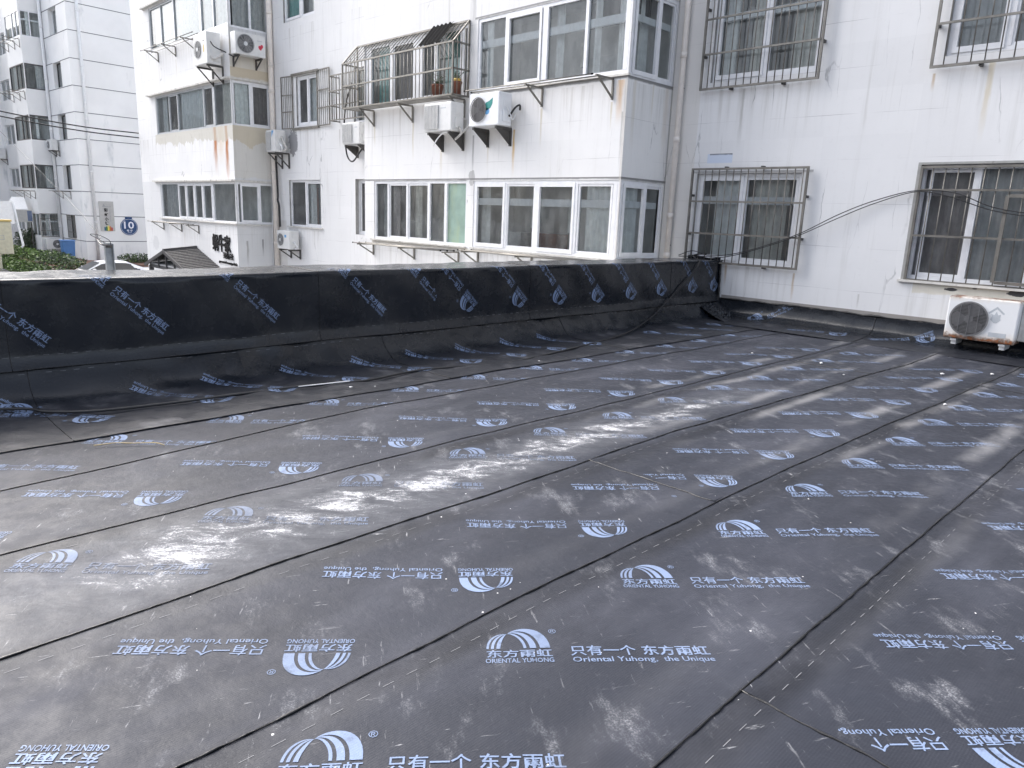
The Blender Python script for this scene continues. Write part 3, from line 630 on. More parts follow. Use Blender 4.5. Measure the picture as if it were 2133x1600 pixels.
# upstand along the house wall
up = thing('wall_upstand', 'black roofing sheet turned up along the foot of the white house wall', 'flashing', (-1, 10.9, 0))
def back_profile():
    p = [(11.045, .305), (11.03, .20), (10.99, .11), (10.88, .055), (10.62, .022), (10.25, .006)]
    return p[::-1]
BP = []
bp0 = back_profile()
for a, b in zip(bp0, bp0[1:]):
    for k in range(5): BP.append((a[0]+(b[0]-a[0])*k/5, a[1]+(b[1]-a[1])*k/5))
BP.append(bp0[-1])
for _ in range(3): BP = [BP[0]]+[((BP[i-1][0]+2*BP[i][0]+BP[i+1][0])/4, (BP[i-1][1]+2*BP[i][1]+BP[i+1][1])/4) for i in range(1, len(BP)-1)]+[BP[-1]]
BL = [0.0]
for a, b in zip(BP, BP[1:]): BL.append(BL[-1]+math.dist(a, b))
def backp(x, t, off=.003):
    t = max(0, min(BL[-1], t)); yz = BP[-1]
    for i in range(len(BL)-1):
        if t <= BL[i+1]:
            k = (t-BL[i])/(BL[i+1]-BL[i]); yz = (BP[i][0]+(BP[i+1][0]-BP[i][0])*k, BP[i][1]+(BP[i+1][1]-BP[i][1])*k); break
    w = wrinkle(x+9, t)*.55*min(1, t/.2)
    ztop = 0.005*math.sin(2.3*x)*(t/BL[-1])**3
    return Vector((x, yz[0]-w-off, yz[1]+w*.5+off*.6+ztop+.002))
be = [-6.2, -4.9, -3.75, -2.55, -1.2, 0.2, 1.6, 3.0, 4.4]
for i in range(len(be)-1):
    a, b = be[i], be[i+1]+.04; off = .003+.004*(i % 2); mb = MB(); n = int((b-a)/.06); m = 22
    mb.add([backp(a+(b-a)*s/n, BL[-1]*j/m, off) for j in range(m+1) for s in range(n+1)], [(j*(n+1)+s, j*(n+1)+s+1, (j+1)*(n+1)+s+1, (j+1)*(n+1)+s) for j in range(m) for s in range(n)], 0, True)
    mb.tube([backp(b, BL[-1]*j/m, off) for j in range(m+1)], .004, 5, 2)
    bf = lambda s, t, off=off: backp(s, t, off+.004)
    for (px, pt, ad) in [(-5.52, .52, 35), (-3.98, .55, 197), (-2.95, .86, 212), (-1.5, .5, 30), (0.6, .6, 200)]:
        stamp(mb, (px, pt), R_(ad), bf, 1, lambda s, t, a=a, b=b: a+.01 < s < b-.01 and .02 < t < BL[-1]-.02)
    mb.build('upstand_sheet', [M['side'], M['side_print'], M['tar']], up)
mb = MB()
pts = [(-6.2+k*.11, 11.05+random.uniform(-.006, .006), .312+.005*math.sin(2.3*(-6.2+k*.11))+random.uniform(-.012, .012)) for k in range(97)]
mb.tube(pts, [random.choice((.006, .009, .014, .02)) for _ in pts], 6)
mb.build('torn_edge', M['tar'], up)

# ------------------------------------------------------------------ main apartment house
B1 = thing('apartment_building', 'weathered white apartment house with glazed bays beside the flat roof', 'building', (-11, 12, STREET))
def wall_panel(mb, F, u0, u1, z0, z1, holes, mi=0, depth=0.14, rmi=None):
    us = sorted({u0, u1, *[h[0] for h in holes], *[h[1] for h in holes]}); zs = sorted({z0, z1, *[h[2] for h in holes], *[h[3] for h in holes]})
    us = [u for u in us if u0 <= u <= u1]; zs = [z for z in zs if z0 <= z <= z1]
    for a, b in zip(us, us[1:]):
        for c, d in zip(zs, zs[1:]):
            mu, mz = (a+b)/2, (c+d)/2
            if any(h[0] < mu < h[1] and h[2] < mz < h[3] for h in holes): continue
            mb.quad(F.pt(a, 0, c), F.pt(b, 0, c), F.pt(b, 0, d), F.pt(a, 0, d), mi)
    rm = mi if rmi is None else rmi
    for h in holes:
        a, b, c, d = h[:4]; P = F.pt; n = -(h[4] if len(h) > 4 else depth)
        for q in ((P(a, 0, c), P(a, n, c), P(a, n, d), P(a, 0, d)), (P(b, 0, c), P(b, n, c), P(b, n, d), P(b, 0, d)), (P(a, 0, c), P(b, 0, c), P(b, n, c), P(a, n, c)), (P(a, 0, d), P(b, 0, d), P(b, n, d), P(a, n, d))):
            mb.quad(*q, rm)
TOP = 15.5
# openings
O_g3 = (-6.87, -5.07, .90, 2.32, .10); O_g2 = (-6.79, -5.02, 3.74, 5.12, .10); O_g1 = (-3.36, -1.50, 3.75, 5.12, .10); O_g4 = (-3.43, -1.15, .88, 2.40, .12)
O_rl = (-20.87, -19.05, .95, 2.29, .10); O_rm = (-20.30, -19.10, 3.80, 5.14, .10); O_rt = (-20.92, -19.2, 6.64, 7.95, .10)
O_el = (-17.26, -15.6, .86, 2.30, .16); O_eu = (-17.3, -15.6, 3.72, 5.05, .12)
O_bl = (-14.51, -11.27, .875, 2.165, .10); O_br = (-11.08, -7.515, .87, 2.15, .08); O_ur = (-11.06, -7.515, 3.78, 5.06, .08); O_uc = (-14.86, -11.34, 3.76, 5.03, .10)
O_fl = (-27.83, -21.775, .96, 2.17, .08); O_fm = (-27.75, -21.775, 3.78, 5.02, .08); O_ft = (-27.85, -21.775, 6.50, 7.82, .08)
mb = MB()
wall_panel(mb, FW, -29.6, 8.0, STREET, TOP, [O_g3, O_g2, O_g1, O_g4, O_rl, O_rm, O_rt, O_el, O_eu], 0, rmi=5)
wall_panel(mb, FB, -14.88, -7.49, STREET, TOP, [O_bl, O_br, O_ur, O_uc], 1)
wall_panel(mb, FB, -29.6, -21.75, STREET, TOP, [O_fl, O_fm, O_ft], 2)
SB = [(9.83, 11.03, .88, 2.15, .08), (9.83, 11.06, 3.74, 5.06, .08)]
wall_panel(mb, FS, 9.8, 11.07, STREET, TOP, SB, 4)
SF = [(9.84, 11.02, .96, 2.17, .08), (9.84, 11.02, 3.78, 5.02, .08), (9.84, 11.02, 6.44, 7.82, .08)]
wall_panel(mb, FL, 9.8, 11.07, STREET, TOP, SF, 3)
for x, ya, yb_ in ((-14.88, 9.8, 11.07), (-29.6, 9.8, 22.0), (8.0, 11.07, 22.0)):
    mb.quad((x, ya, STREET), (x, yb_, STREET), (x, yb_, TOP), (x, ya, TOP), 0)
mb.quad((-29.6, 22, STREET), (8, 22, STREET), (8, 22, TOP), (-29.6, 22, TOP), 0)
mb.build('wall', [M['wall_main'], M['wall_bay'], M['wall_far_bay'], M['wall_side'], M['wall_bay_side'], M['reveal']], B1)
mb = MB(); mb.box(FW, -29.9, 8.3, -11.2, 1.7, TOP, TOP+.25); mb.build('roof', M['cream_trim'], B1)

def curtain(mb, F, u0, u1, n, z0, z1, mi, amp=.035, wl=.13):
    k = max(6, int((u1-u0)/.03)); ph = random.random()*6
    mb.grid(k, 1, lambda s, t: F.pt(u0+(u1-u0)*s, n+amp*math.sin(2*math.pi*(u0+(u1-u0)*s)/wl+ph)*(1-.4*t)+.4*amp*math.sin(2*math.pi*(u0+(u1-u0)*s)/.31), z0+(z1-z0)*t), mi)
def window(building, F, op, panes, n=-.05, frame='pvc', transom=None, fw=.055, name='window', curtains=(), room=1.4, label=None, posts=(), furn=(), head=.06, room_e=0.0, open_right=False):
    """panes: (u0,u1,kind) kind glass/screen/frost/sash ; one frame mesh, panes, curtains and a dim room behind"""
    u0, u1, z0, z1 = op[:4]; mb = MB(); gp = MB()
    mb.box(F, u0+.002, u1-.002, n-.06, n, z0+.002, z0+fw); mb.box(F, u0+.002, u1-.002, n-.06, n, z1-head, z1-.002)
    mb.box(F, u0+.002, u0+fw, n-.06, n, z0+fw, z1-head); mb.box(F, u1-fw, u1-.002, n-.06, n, z0+fw, z1-head)
    for (a, b, kind) in panes:
        a = max(a, u0+fw); b = min(b, u1-fw); c, d = z0+fw, z1-head
        sash = kind in ('sash', 'screen', 'out'); nn = n+.018 if kind == 'out' else n-.012
        if kind == 'out':
            sw = .05
            mb.box(F, a, b, n-.03, nn, c-.02, c+sw); mb.box(F, a, b, n-.03, nn, d-sw, d+.02); mb.box(F, a, a+sw, n-.03, nn, c+sw, d-sw); mb.box(F, b-sw, b, n-.03, nn, c+sw, d-sw)
        elif sash:
            sw = .04
            mb.box(F, a+.004, b-.004, n-.05, nn, c+.002, c+sw); mb.box(F, a+.004, b-.004, n-.05, nn, d-sw, d-.002); mb.box(F, a+.004, a+sw, n-.05, nn, c+sw, d-sw); mb.box(F, b-sw, b-.004, n-.05, nn, c+sw, d-sw)
        else: sw = 0.0
        mi = {'screen': 1, 'frost': 2}.get(kind, 0)
        g = n-.035
        gp.quad(F.pt(a+sw, g, c+sw), F.pt(b-sw, g, c+sw), F.pt(b-sw, g, d-sw), F.pt(a+sw, g, d-sw), mi)
    for (a, b) in posts: mb.box(F, a, b, n-.06, n+.004, z0+fw, z1-head)
    if transom:
        for (a, b, tz0, tz1) in transom: mb.box(F, a, b, n-.10, n-.048, tz0, tz1); mb.box(F, a, b, n-.12, n-.10, tz0+.03, tz1-.03)
    wo = mb.build(name, M[frame], building)
    if label: wo['label'] = label
    gp.build('pane', [M['glass'], M['screen'], M['frost']], wo)
    rb = MB(); nb = n-.07; P = F.pt
    a, b, c, d = u0-room_e, u1+room_e, z0-.45, z1+.12
    if room:
        nr = nb-room
        rb.quad(P(a, nr, c), P(b, nr, c), P(b, nr, d), P(a, nr, d), 0); rb.quad(P(a, nb, c), P(b, nb, c), P(b, nr, c), P(a, nr, c), 0); rb.quad(P(a, nb, d), P(b, nb, d), P(b, nr, d), P(a, nr, d), 0)
        rb.quad(P(a, nb, c), P(a, nr, c), P(a, nr, d), P(a, nb, d), 0)
        if not open_right: rb.quad(P(b, nb, c), P(b, nr, c), P(b, nr, d), P(b, nb, d), 0)
        for (fu0, fu1, fn0, fn1, fz0, fz1, mi) in furn: rb.box(F, fu0, fu1, nb-fn1, nb-fn0, fz0, fz1, mi)
        rb.build('room', [M['room'], M['wood'], M['curt_grey'], M['curt_white'], M['curt_beige'], M['cap']], wo)
    if curtains:
        for q, (a, b, mi) in enumerate(curtains):
            cb = MB(); curtain(cb, F, a, b, nb-.05-.07*(q % 2), z0-.05, z1+.02, 0)
            cb.build('curtain', M[('curt_white', 'curt_green', 'curt_grey', 'curt_beige')[mi]], wo)
    return wo

# barred windows of the right-hand wall
window(B1, FW, O_g3, [(-6.81, -6.03, 'out'), (-6.0, -5.13, 'sash')], transom=[(-6.8, -5.13, 1.84, 1.96)], curtains=[(-6.6, -6.1, 0), (-5.95, -5.35, 3)], posts=[(-6.04, -5.97)], furn=[(-6.9, -5.0, .9, 1.2, .5, 1.5, 2)])
window(B1, FW, O_g2, [(-6.74, -5.92, 'out'), (-5.88, -5.07, 'sash')], transom=[(-6.75, -5.07, 4.66, 4.76)], curtains=[(-6.7, -6.45, 0), (-5.6, -5.1, 3), (-6.2, -5.95, 3)], posts=[(-5.93, -5.86)], furn=[(-6.5, -6.2, .3, .5, 3.6, 4.9, 2)])
window(B1, FW, O_g1, [(-3.30, -2.72, 'out'), (-2.66, -2.1, 'sash'), (-2.06, -1.56, 'sash')], curtains=[(-3.4, -1.5, 2)], posts=[(-2.73, -2.65)])
window(B1, FW, O_g4, [(-3.32, -2.76, 'screen'), (-2.72, -2.05, 'glass'), (-2.0, -1.2, 'sash')], n=-.06, transom=[(-3.34, -2.76, 2.0, 2.06)], curtains=[(-3.4, -1.2, 2), (-2.75, -2.2, 0)], posts=[(-2.77, -2.71), (-2.06, -2.0)])
# recessed wall
window(B1, FW, O_rl, [(-20.81, -19.99, 'glass'), (-19.93, -19.11, 'sash')], posts=[(-19.99, -19.93)], furn=[(-20.7, -20.2, .5, .6, .9, 2.1, 1), (-19.7, -19.5, .2, .3, .9, 2.2, 3)], curtains=[(-19.95, -19.6, 0)])
window(B1, FW, O_rm, [(-20.25, -19.75, 'screen'), (-19.7, -19.14, 'sash')], posts=[(-19.76, -19.7)], curtains=[(-19.8, -19.15, 0)])
window(B1, FW, O_rt, [(-20.86, -20.0, 'out'), (-19.95, -19.26, 'sash')], posts=[(-20.0, -19.94)], curtains=[(-20.9, -20.1, 1), (-19.9, -19.5, 2)])
window(B1, FW, O_el, [(-17.18, -16.5, 'screen'), (-16.45, -15.7, 'glass')], n=-.10, curtains=[(-17.2, -15.7, 2)])
window(B1, FW, O_eu, [(-17.2, -16.5, 'glass'), (-16.45, -15.7, 'glass')], n=-.06, curtains=[(-17.2, -15.7, 3)])
# near bay, lower storey
window(B1, FB, O_bl, [(-14.45, -14.0, 'glass'), (-13.95, -13.28, 'screen'), (-13.24, -12.52, 'sash'), (-12.47, -11.97, 'glass'), (-11.91, -11.28, 'frost')], room=1.05, n=-.02, posts=[(-14.0, -13.95), (-13.28, -13.24), (-12.55, -12.47), (-11.99, -11.91)],
       curtains=[(-13.9, -13.65, 0), (-14.4, -14.2, 2), (-13.1, -12.9, 3)], furn=[(-12.3, -12.0, .3, .5, .85, 1.15, 3), (-13.0, -12.7, .6, .8, .8, 1.9, 4), (-14.4, -14.1, .5, .9, .5, 1.3, 2)])
window(B1, FB, O_br, [(-11.02, -10.19, 'out'), (-10.15, -9.42, 'sash'), (-9.34, -8.46, 'out'), (-8.40, -7.66, 'sash')], open_right=True, room=1.05, n=-.015, posts=[(-10.2, -10.14), (-9.42, -9.34), (-8.47, -8.40), (-7.64, -7.56)],
       transom=[(-11.0, -7.65, 1.70, 1.83)], curtains=[(-8.3, -7.75, 0), (-11.0, -10.8, 0)], furn=[(-10.1, -9.5, .7, 1.0, .5, 1.2, 1), (-9.0, -8.9, .4, .45, 1.25, 1.7, 3), (-9.85, -9.75, .4, .45, 1.2, 1.7, 4), (-9.95, -9.9, .4, .45, 1.3, 1.7, 3), (-10.9, -10.3, .5, .8, .5, 1.2, 2)])
window(B1, FS, SB[0], [(9.9, 10.50, 'out'), (10.54, 10.98, 'sash')], n=-.015, posts=[(10.49, 10.545)], transom=[(9.9, 10.98, 1.72, 1.83)], curtains=[(10.15, 10.45, 0)], room=0)
# near bay, upper storey
window(B1, FB, O_ur, [(-11.0, -10.32, 'glass'), (-10.27, -9.42, 'out'), (-9.28, -8.43, 'glass'), (-8.38, -7.66, 'glass')], open_right=True, room=1.05, n=-.015, posts=[(-10.33, -10.27), (-9.40, -9.28), (-8.44, -8.38), (-7.62, -7.54)],
       transom=[(-11.0, -7.65, 4.55, 4.68)], curtains=[(-10.95, -10.75, 0), (-9.25, -9.05, 0), (-8.35, -8.2, 0), (-7.9, -7.7, 0)], furn=[(-10.0, -9.85, .5, .6, 3.9, 4.4, 4), (-9.0, -8.9, .5, .6, 4.1, 4.5, 4), (-9.2, -8.0, .8, 1.2, 3.4, 4.3, 2), (-8.9, -7.6, .5, .55, 4.7, 5.1, 5)])
window(B1, FS, SB[1], [(9.9, 10.55, 'out'), (10.59, 11.0, 'sash')], n=-.015, posts=[(10.54, 10.59)], transom=[(9.9, 11.0, 4.58, 4.68)], curtains=[(10.0, 10.15, 2), (10.3, 10.5, 0)], room=0)
window(B1, FB, O_uc, [(-14.63, -13.92, 'glass'), (-13.82, -13.08, 'screen'), (-12.80, -12.38, 'screen'), (-12.30, -11.60, 'glass'), (-11.5, -11.4, 'glass')], room=1.05, n=-.03, posts=[(-14.84, -14.63), (-13.92, -13.82), (-13.08, -12.80), (-12.38, -12.30), (-11.60, -11.48)],
       curtains=[(-14.5, -13.95, 1), (-12.28, -11.7, 1), (-13.7, -13.2, 2)])
# far bay
window(B1, FB, O_fl, [(-27.77, -26.25, 'glass'), (-26.2, -25.56, 'out'), (-25.52, -24.87, 'out'), (-24.83, -24.2, 'out'), (-24.16, -23.45, 'out'), (-23.38, -21.75, 'glass')], open_right=True, room=1.05, n=-.02, posts=[(-26.25, -26.2), (-23.46, -23.38), (-21.8, -21.76)], curtains=[(-27.6, -26.4, 2), (-27.2, -26.9, 0)])
window(B1, FL, SF[0], [(9.96, 10.54, 'out'), (10.60, 10.98, 'glass')], n=-.02, posts=[(10.54, 10.6)], room=0)
window(B1, FB, O_fm, [(-27.69, -26.6, 'glass'), (-26.57, -25.88, 'screen'), (-25.82, -23.78, 'glass'), (-23.74, -23.1, 'screen'), (-22.95, -21.82, 'glass')], open_right=True, room=1.05, n=-.02, posts=[(-26.6, -26.55), (-25.88, -25.82), (-23.78, -23.72), (-23.1, -22.95)], curtains=[(-25.8, -23.8, 0), (-27.6, -27.2, 0), (-22.6, -22.1, 3)], frame='alu')
window(B1, FL, SF[1], [(9.94, 10.36, 'glass'), (10.44, 10.98, 'screen')], n=-.02, posts=[(10.36, 10.44)], curtains=[(9.95, 10.35, 0), (10.45, 11, 2)], room=0)
window(B1, FB, O_ft, [(-27.78, -26.85, 'glass'), (-26.82, -25.8, 'glass'), (-25.72, -23.72, 'glass'), (-23.6, -22.76, 'glass'), (-22.72, -21.85, 'glass')], open_right=True, room=1.05, n=-.02, posts=[(-26.85, -26.82), (-25.8, -25.70), (-23.74, -23.6), (-22.78, -22.72)], frame='alu', curtains=[(-27.6, -21.9, 0)])
window(B1, FL, SF[2], [(9.95, 10.45, 'glass'), (10.5, 10.98, 'glass')], n=-.02, posts=[(10.44, 10.5)], curtains=[(10.0, 10.95, 2)], room=0)
# lintel shades and sills of the bays
mb = MB()
for (F, a, b, z, n) in ((FB, -28.3, -21.77, 2.19, .10), (FB, -28.3, -21.77, 5.045, .13), (FB, -28.35, -21.77, 7.85, .12)):
    mb = MB(); mb.box(F, a, b, -.02, n, z, z+.05); mb.box(FL, 9.75, 11.05, -.02, n*.5, z, z+.05); mb.build('window_hood', M['cream_trim'], B1)
mb = MB()
for (F, a, b, z, n) in ((FB, -27.9, -21.7, .93, .07), (FB, -14.6, -11.25, .845, .06), (FB, -11.1, -7.46, .84, .05), (FS, 9.8, 11.06, .85, .05), (FL, 9.8, 11.05, .91, .06), (FW, -20.95, -18.95, .92, .06), (FB, -11.1, -7.46, 3.735, .03), (FW, -3.5, -1.1, .835, .05)):
    mb = MB(); mb.box(F, a, b, -.02, n, z, z+.032); mb.build('window_sill', M['cream_trim'], B1)

mb = MB()
mb.box(FW, -3.47, -1.1, -.05, .004, 2.40, 2.43); mb.box(FW, -3.47, -3.43, -.05, .004, .83, 2.40); mb.build('window_surround', M['reveal'], B1)
# ------------------------------------------------------------------ drainpipes
def pipe(label, F, u, n, z0, z1, r, mat, collars):
    t = thing('drainpipe', label, 'drainpipe', F.pt(u, n, z0), 'drainpipes down the house walls')
    mb = MB(); mb.tube([F.pt(u, n, z0), F.pt(u, n, z1)], r, 12); mb.build('pipe', mat, t)
    for z in collars: mb = MB(); mb.tube([F.pt(u, n, z-.045), F.pt(u, n, z+.045)], r*1.14, 12); mb.build('collar', mat, t)
    for z in collars[::2]: mb = MB(); mb.tube([F.pt(u, 0, z-.5), F.pt(u, n-r*.6, z-.5)], .012, 5); mb.build('clip', M['iron'], t)
pipe('cream drainpipe in the corner right of the near glazed bay', FW, -7.28, .09, -2.5, 14, .048, M['pipe'], [-.5, .95, 1.62, 2.87, 4.2, 5.6])
pipe('cream drainpipe beside the far stained bay, rising past two air conditioners', FW, -21.60, .09, -2.5, 14, .08, M['pipe'], [.4, 2.5, 4.85, 5.55, 7.0])

# ------------------------------------------------------------------ window bars
def grille(label, F, u0, u1, z0, z1, n, rails, pitch, fr=.032, br=.0088, lugs=True, hatch=None, rail_out=True, first=None):
    t = thing('window_grille', label, 'window bars', F.pt((u0+u1)/2, n, z0), 'steel grilles over windows')
    mb = MB(); P = F.pt
    for a, b in (((u0, z0), (u1, z0)), ((u0, z1), (u1, z1))): mb.box(F, a[0]-fr/2, b[0]+fr/2, n-fr/2, n+fr/2, a[1]-fr/2, a[1]+fr/2)
    for u in (u0, u1): mb.box(F, u-fr/2, u+fr/2, n-fr/2, n+fr/2, z0+fr/2, z1-fr/2)
    for z in rails: mb.box(F, u0+fr/2, u1-fr/2, n+.004, n+.026, z-.014, z+.014)
    mb.build('frame', M['steel'], t)
    mb = MB(); k = int((u1-u0)/pitch); 
    for i in range(k):
        u = u0+(i+ (first if first else .9))*pitch
        if u < u1-.03: mb.tube([P(u, n-.004, z0), P(u, n-.004, z1)], br, 6)
    mb.build('bars', M['steel'], t)
    if lugs:
        mb = MB()
        for (u, z) in ((u0, z0+.3*(z1-z0)), (u0, z0+.72*(z1-z0)), (u1, z0+.3*(z1-z0)), (u1, z0+.72*(z1-z0)), (u0+.27*(u1-u0), z0-.02), (u0+.72*(u1-u0), z0-.02), (u0+.3*(u1-u0), z1+.02), (u0+.62*(u1-u0), z1+.02)):
            mb.box(F, u-.018, u+.018, -.02, n-fr/2-.001, z-.018, z+.018)
        mb.build('wall_lug', M['iron'], t)
    if hatch:
        a, b, c, d = hatch; mb = MB()
        for u in (a, b): mb.box(F, u-.022, u+.022, n+.028, n+.056, c, d)
        for z in (c, d): mb.box(F, a+.022, b-.022, n+.028, n+.056, z-.02, z+.02)
        mb.build('hatch_frame', M['steel'], t)
    return t
grille('lower steel grille over the window just right of the parapet end', FW, -6.90, -4.94, .89, 2.385, .10, (1.87, 1.355), .127)
grille('upper steel grille between the cream drainpipe and the blank wall', FW, -6.90, -4.97, 3.63, 5.30, .10, (4.67, 4.15), .127)
grille('steel grille at the top right corner of the house wall', FW, -3.475, -1.40, 3.615, 5.30, .10, (4.13, 4.66), .155)
grille('steel grille with a hinged hatch frame above the rusty air conditioner', FW, -3.41, -1.17, .865, 2.365, .015, (2.07, 1.47), .152, lugs=False, hatch=(-2.36, -1.6, .92, 2.0))
# folding grille of the recessed middle window
t = thing('folding_grille', 'steel grille with two hinged leaves folded open beside the recessed middle window', 'window bars', FW.pt(-19.7, .05, 3.7))
def leaf(u0, u1, n0, n1, z0, z1, rails, k):
    mb = MB(); P = FW.pt
    q = lambda s, z: P(u0+(u1-u0)*s, n0+(n1-n0)*s, z)
    for z in (z0, z1, *rails): mb.bar(q(0, z), q(1, z), .03, .03)
    for s in (0, 1): mb.bar(q(s, z0), q(s, z1), .03, .03)
    for i in range(1, k): mb.tube([q(i/k, z0), q(i/k, z1)], .008, 6)
    return mb
leaf(-20.45, -20.95, .04, .12, 3.74, 5.16, (4.66, 4.2), 6).build('grille_leaf', M['steel'], t)
leaf(-19.06, -18.38, .04, .07, 3.74, 5.18, (4.66, 4.2), 6).build('grille_leaf', M['steel'], t)
for z in (3.72, 5.19): mb = MB(); mb.box(FW, -20.5, -19.02, .01, .055, z-.03, z+.03); mb.build('frame_rail', M['steel'], t)
# small cage left of the near bay
t = thing('window_cage', 'narrow steel bar cage left of the near bay, above a small air conditioner', 'window bars', FW.pt(-16.8, .2, 3.78))
mb = MB()
for z in (3.78, 4.15, 4.5, 4.88): mb.bar(FW.pt(-17.98, .32, z), FW.pt(-15.0, .32, z), .028); mb.bar(FW.pt(-17.98, .0, z), FW.pt(-17.98, .32, z), .028)
mb.build('frame', M['steel'], t)
mb = MB()
for i in range(24): mb.tube([FW.pt(-17.98+.125*i, .32, 3.78), FW.pt(-17.98+.125*i, .32, 4.88)], .009, 6)
for n in (.0, .11, .22): mb.tube([FW.pt(-17.98, n, 3.78), FW.pt(-17.98, n, 4.88)], .009, 6)
mb.build('bars', M['steel'], t)
# big projecting cage
CU0, CU1, CN, CZ0, CZ1, CZT = -15.12, -11.29, .41, 3.715, 4.645, 5.07
t = thing('balcony_cage', 'large projecting steel balcony cage with a sloping barred top on the near bay', 'balcony cage', FB.pt(-13.2, .2, CZ0))
mb = MB(); P = FB.pt; F3 = .03
for z in (CZ0, 4.18, CZ1):
    mb.bar(P(CU0, CN, z), P(CU1, CN, z), F3)
    for u in (CU0, CU1): mb.bar(P(u, CN, z), P(u, 0, z), F3)
mb.bar(P(CU0, .02, CZT), P(CU1, .02, CZT), F3)
for u in (CU0, CU1):
    mb.bar(P(u, CN, CZ0), P(u, CN, CZ1), F3); mb.bar(P(u, .02, CZ0), P(u, .02, CZT), F3); mb.bar(P(u, CN, CZ1), P(u, .02, CZT), F3)
mb.build('frame', M['steel'], t)
mb = MB()
k = int((CU1-CU0)/.128)
for i in range(1, k+1):
    u = CU0+i*(CU1-CU0)/(k+1); mb.tube([P(u, CN, CZ0), P(u, CN, CZ1)], .009, 6)
mb.build('front_bars', M['steel'], t)
mb = MB()
for i in range(1, k+1):
    u = CU0+i*(CU1-CU0)/(k+1); mb.tube([P(u, CN, CZ1), P(u, .02, CZT)], .009, 6)
mb.build('sloping_bars', M['steel'], t)
for u in (CU0, CU1):
    mb = MB()
    for n in (.1, .2, .3): mb.tube([P(u, n, CZ0), P(u, n, CZ1+.09*(1-n/.41)*4)], .009, 6)
    mb.build('end_bars', M['steel'], t)
mb = MB()
for n in (.06, .13, .2, .27, .34): mb.box(FB, CU0, CU1, n-.014, n+.014, CZ0-.012, CZ0+.004)
mb.build('floor_slats', M['steel'], t)
def bracket(mb, F, u, n, z, drop, w=.032):
    mb.bar(F.pt(u, .015, z), F.pt(u, n, z), w); mb.bar(F.pt(u, .015, z-.01), F.pt(u, .015, z-drop), w); mb.bar(F.pt(u, .02, z-drop+.03), F.pt(u, n*.85, z-.02), w*.85)
for u in (-14.48, -13.05, -11.39):
    mb = MB(); bracket(mb, FB, u, CN, CZ0-.045, .33); mb.build('bracket', M['steel'], t)
# things inside the cage
mb = MB(); ns = 28
mb.grid(ns, 1, lambda s, q: FB.pt(-12.33+.62*s, CN-(CN-.04)*q+.01, CZ1+(CZT-CZ1)*q+.035+.016*math.cos(s*2*math.pi*5)))
mb.grid(ns, 1, lambda s, q: FB.pt(-12.33+.62*s, CN-(CN-.04)*q+.01, CZ1+(CZT-CZ1)*q+.029+.016*math.cos(s*2*math.pi*5)))
tag(mb.build('corrugated_sheet', M['cap']), 'black corrugated sheet lying on the sloping top of the balcony cage', 'roof sheet')
M['terracotta'] = simple('terracotta pot', (0.22, 0.085, 0.055), 0.7); M['leaf'] = simple('dark plant leaf', (0.06, 0.09, 0.04), 0.6, vary=.4); M['leaf_b'] = simple('fresh plant leaf', (0.10, 0.17, 0.04), 0.6, vary=.4)
M['yellow'] = simple('yellow plastic', (0.72, 0.50, 0.12), 0.4)
def pot(label, u, n, z, r, h, lid=None, spread=.16):
    t = thing('flower_pot', label, 'flower pot', FB.pt(u, n, z), 'pots in the balcony cage')
    mb = MB(); c = FB.pt(u, n, z); mb.tube([c, c+Vector((0, 0, h*.85)), c+Vector((0, 0, h*.86)), c+Vector((0, 0, h))], [r*.72, r, r*1.1, r*1.1], 12); mb.build('pot', M['terracotta'], t)
    if lid:
        mb = MB(); mb.tube([c+Vector((0, 0, h+.002)), c+Vector((0, 0, h+.05))], r*.95, 12); mb.build('tray', lid, t)
    mb = MB()
    for i in range(46):
        a = random.random()*6.3; l = random.uniform(.05, spread); p = c+Vector((0, 0, h)); q = p+Vector((math.cos(a)*l, math.sin(a)*l*.7, random.uniform(.02, .2)))
        mb.tube([p, (p+q)/2+Vector((0, 0, .03)), q], .0025, 4)
        for _ in range(3):
            e = q+Vector([random.uniform(-.02, .02) for _ in range(3)]); d = Vector([random.uniform(-.022, .022) for _ in range(3)]); f = Vector([random.uniform(-.022, .022) for _ in range(3)]); mb.add([e, e+d, e+f], [(0, 1, 2)])
    mb.build('plant', M['leaf'], t)
pot('terracotta pot with a sprawling plant behind the cage front', -11.98, .22, CZ0+.01, .12, .24, spread=.24)
pot('terracotta pot with a yellow tray on top in the cage corner', -11.45, .16, CZ0+.01, .09, .26, M['yellow'])

# ------------------------------------------------------------------ clothes racks
def rack(label, F, brackets, u0, u1, n, z, drop, rows=3, name='clothes_rack'):
    t = thing(name, label, 'clothes rack', F.pt((u0+u1)/2, 0, z), 'clothes drying racks on the house')
    for u in brackets:
        mb = MB(); bracket(mb, F, u, n, z, drop, .03); mb.build('bracket', M['steel'], t)
    for i in range(rows):
        mb = MB(); nn = n-(n-.10)*i/(rows-1)-.01; mb.tube([F.pt(u0, nn, z+.026), F.pt(u1, nn, z+.026)], .011, 8); rail = mb.build('rail', M['steel'], t)
        for u in (u0, u1): cp = MB(); cp.tube([F.pt(u-.018, nn, z+.026), F.pt(u+.018, nn, z+.026)], .0145, 8); cp.build('end_cap', M['cap'], rail)
    return t
rack('steel clothes rack under the upper glazing of the near bay', FB, (-9.32, -7.77), -10.9, -7.86, .45, 3.70, .31)
rack('steel clothes rack under the lower left glazing of the near bay, by the green pane', FB, (-14.52, -12.96, -11.47), -14.72, -11.53, .45, .75, .25)
rack('steel clothes rack under the lower right glazing of the near bay', FB, (-10.88, -9.40, -8.0), -10.99, -7.88, .45, .80, .26)
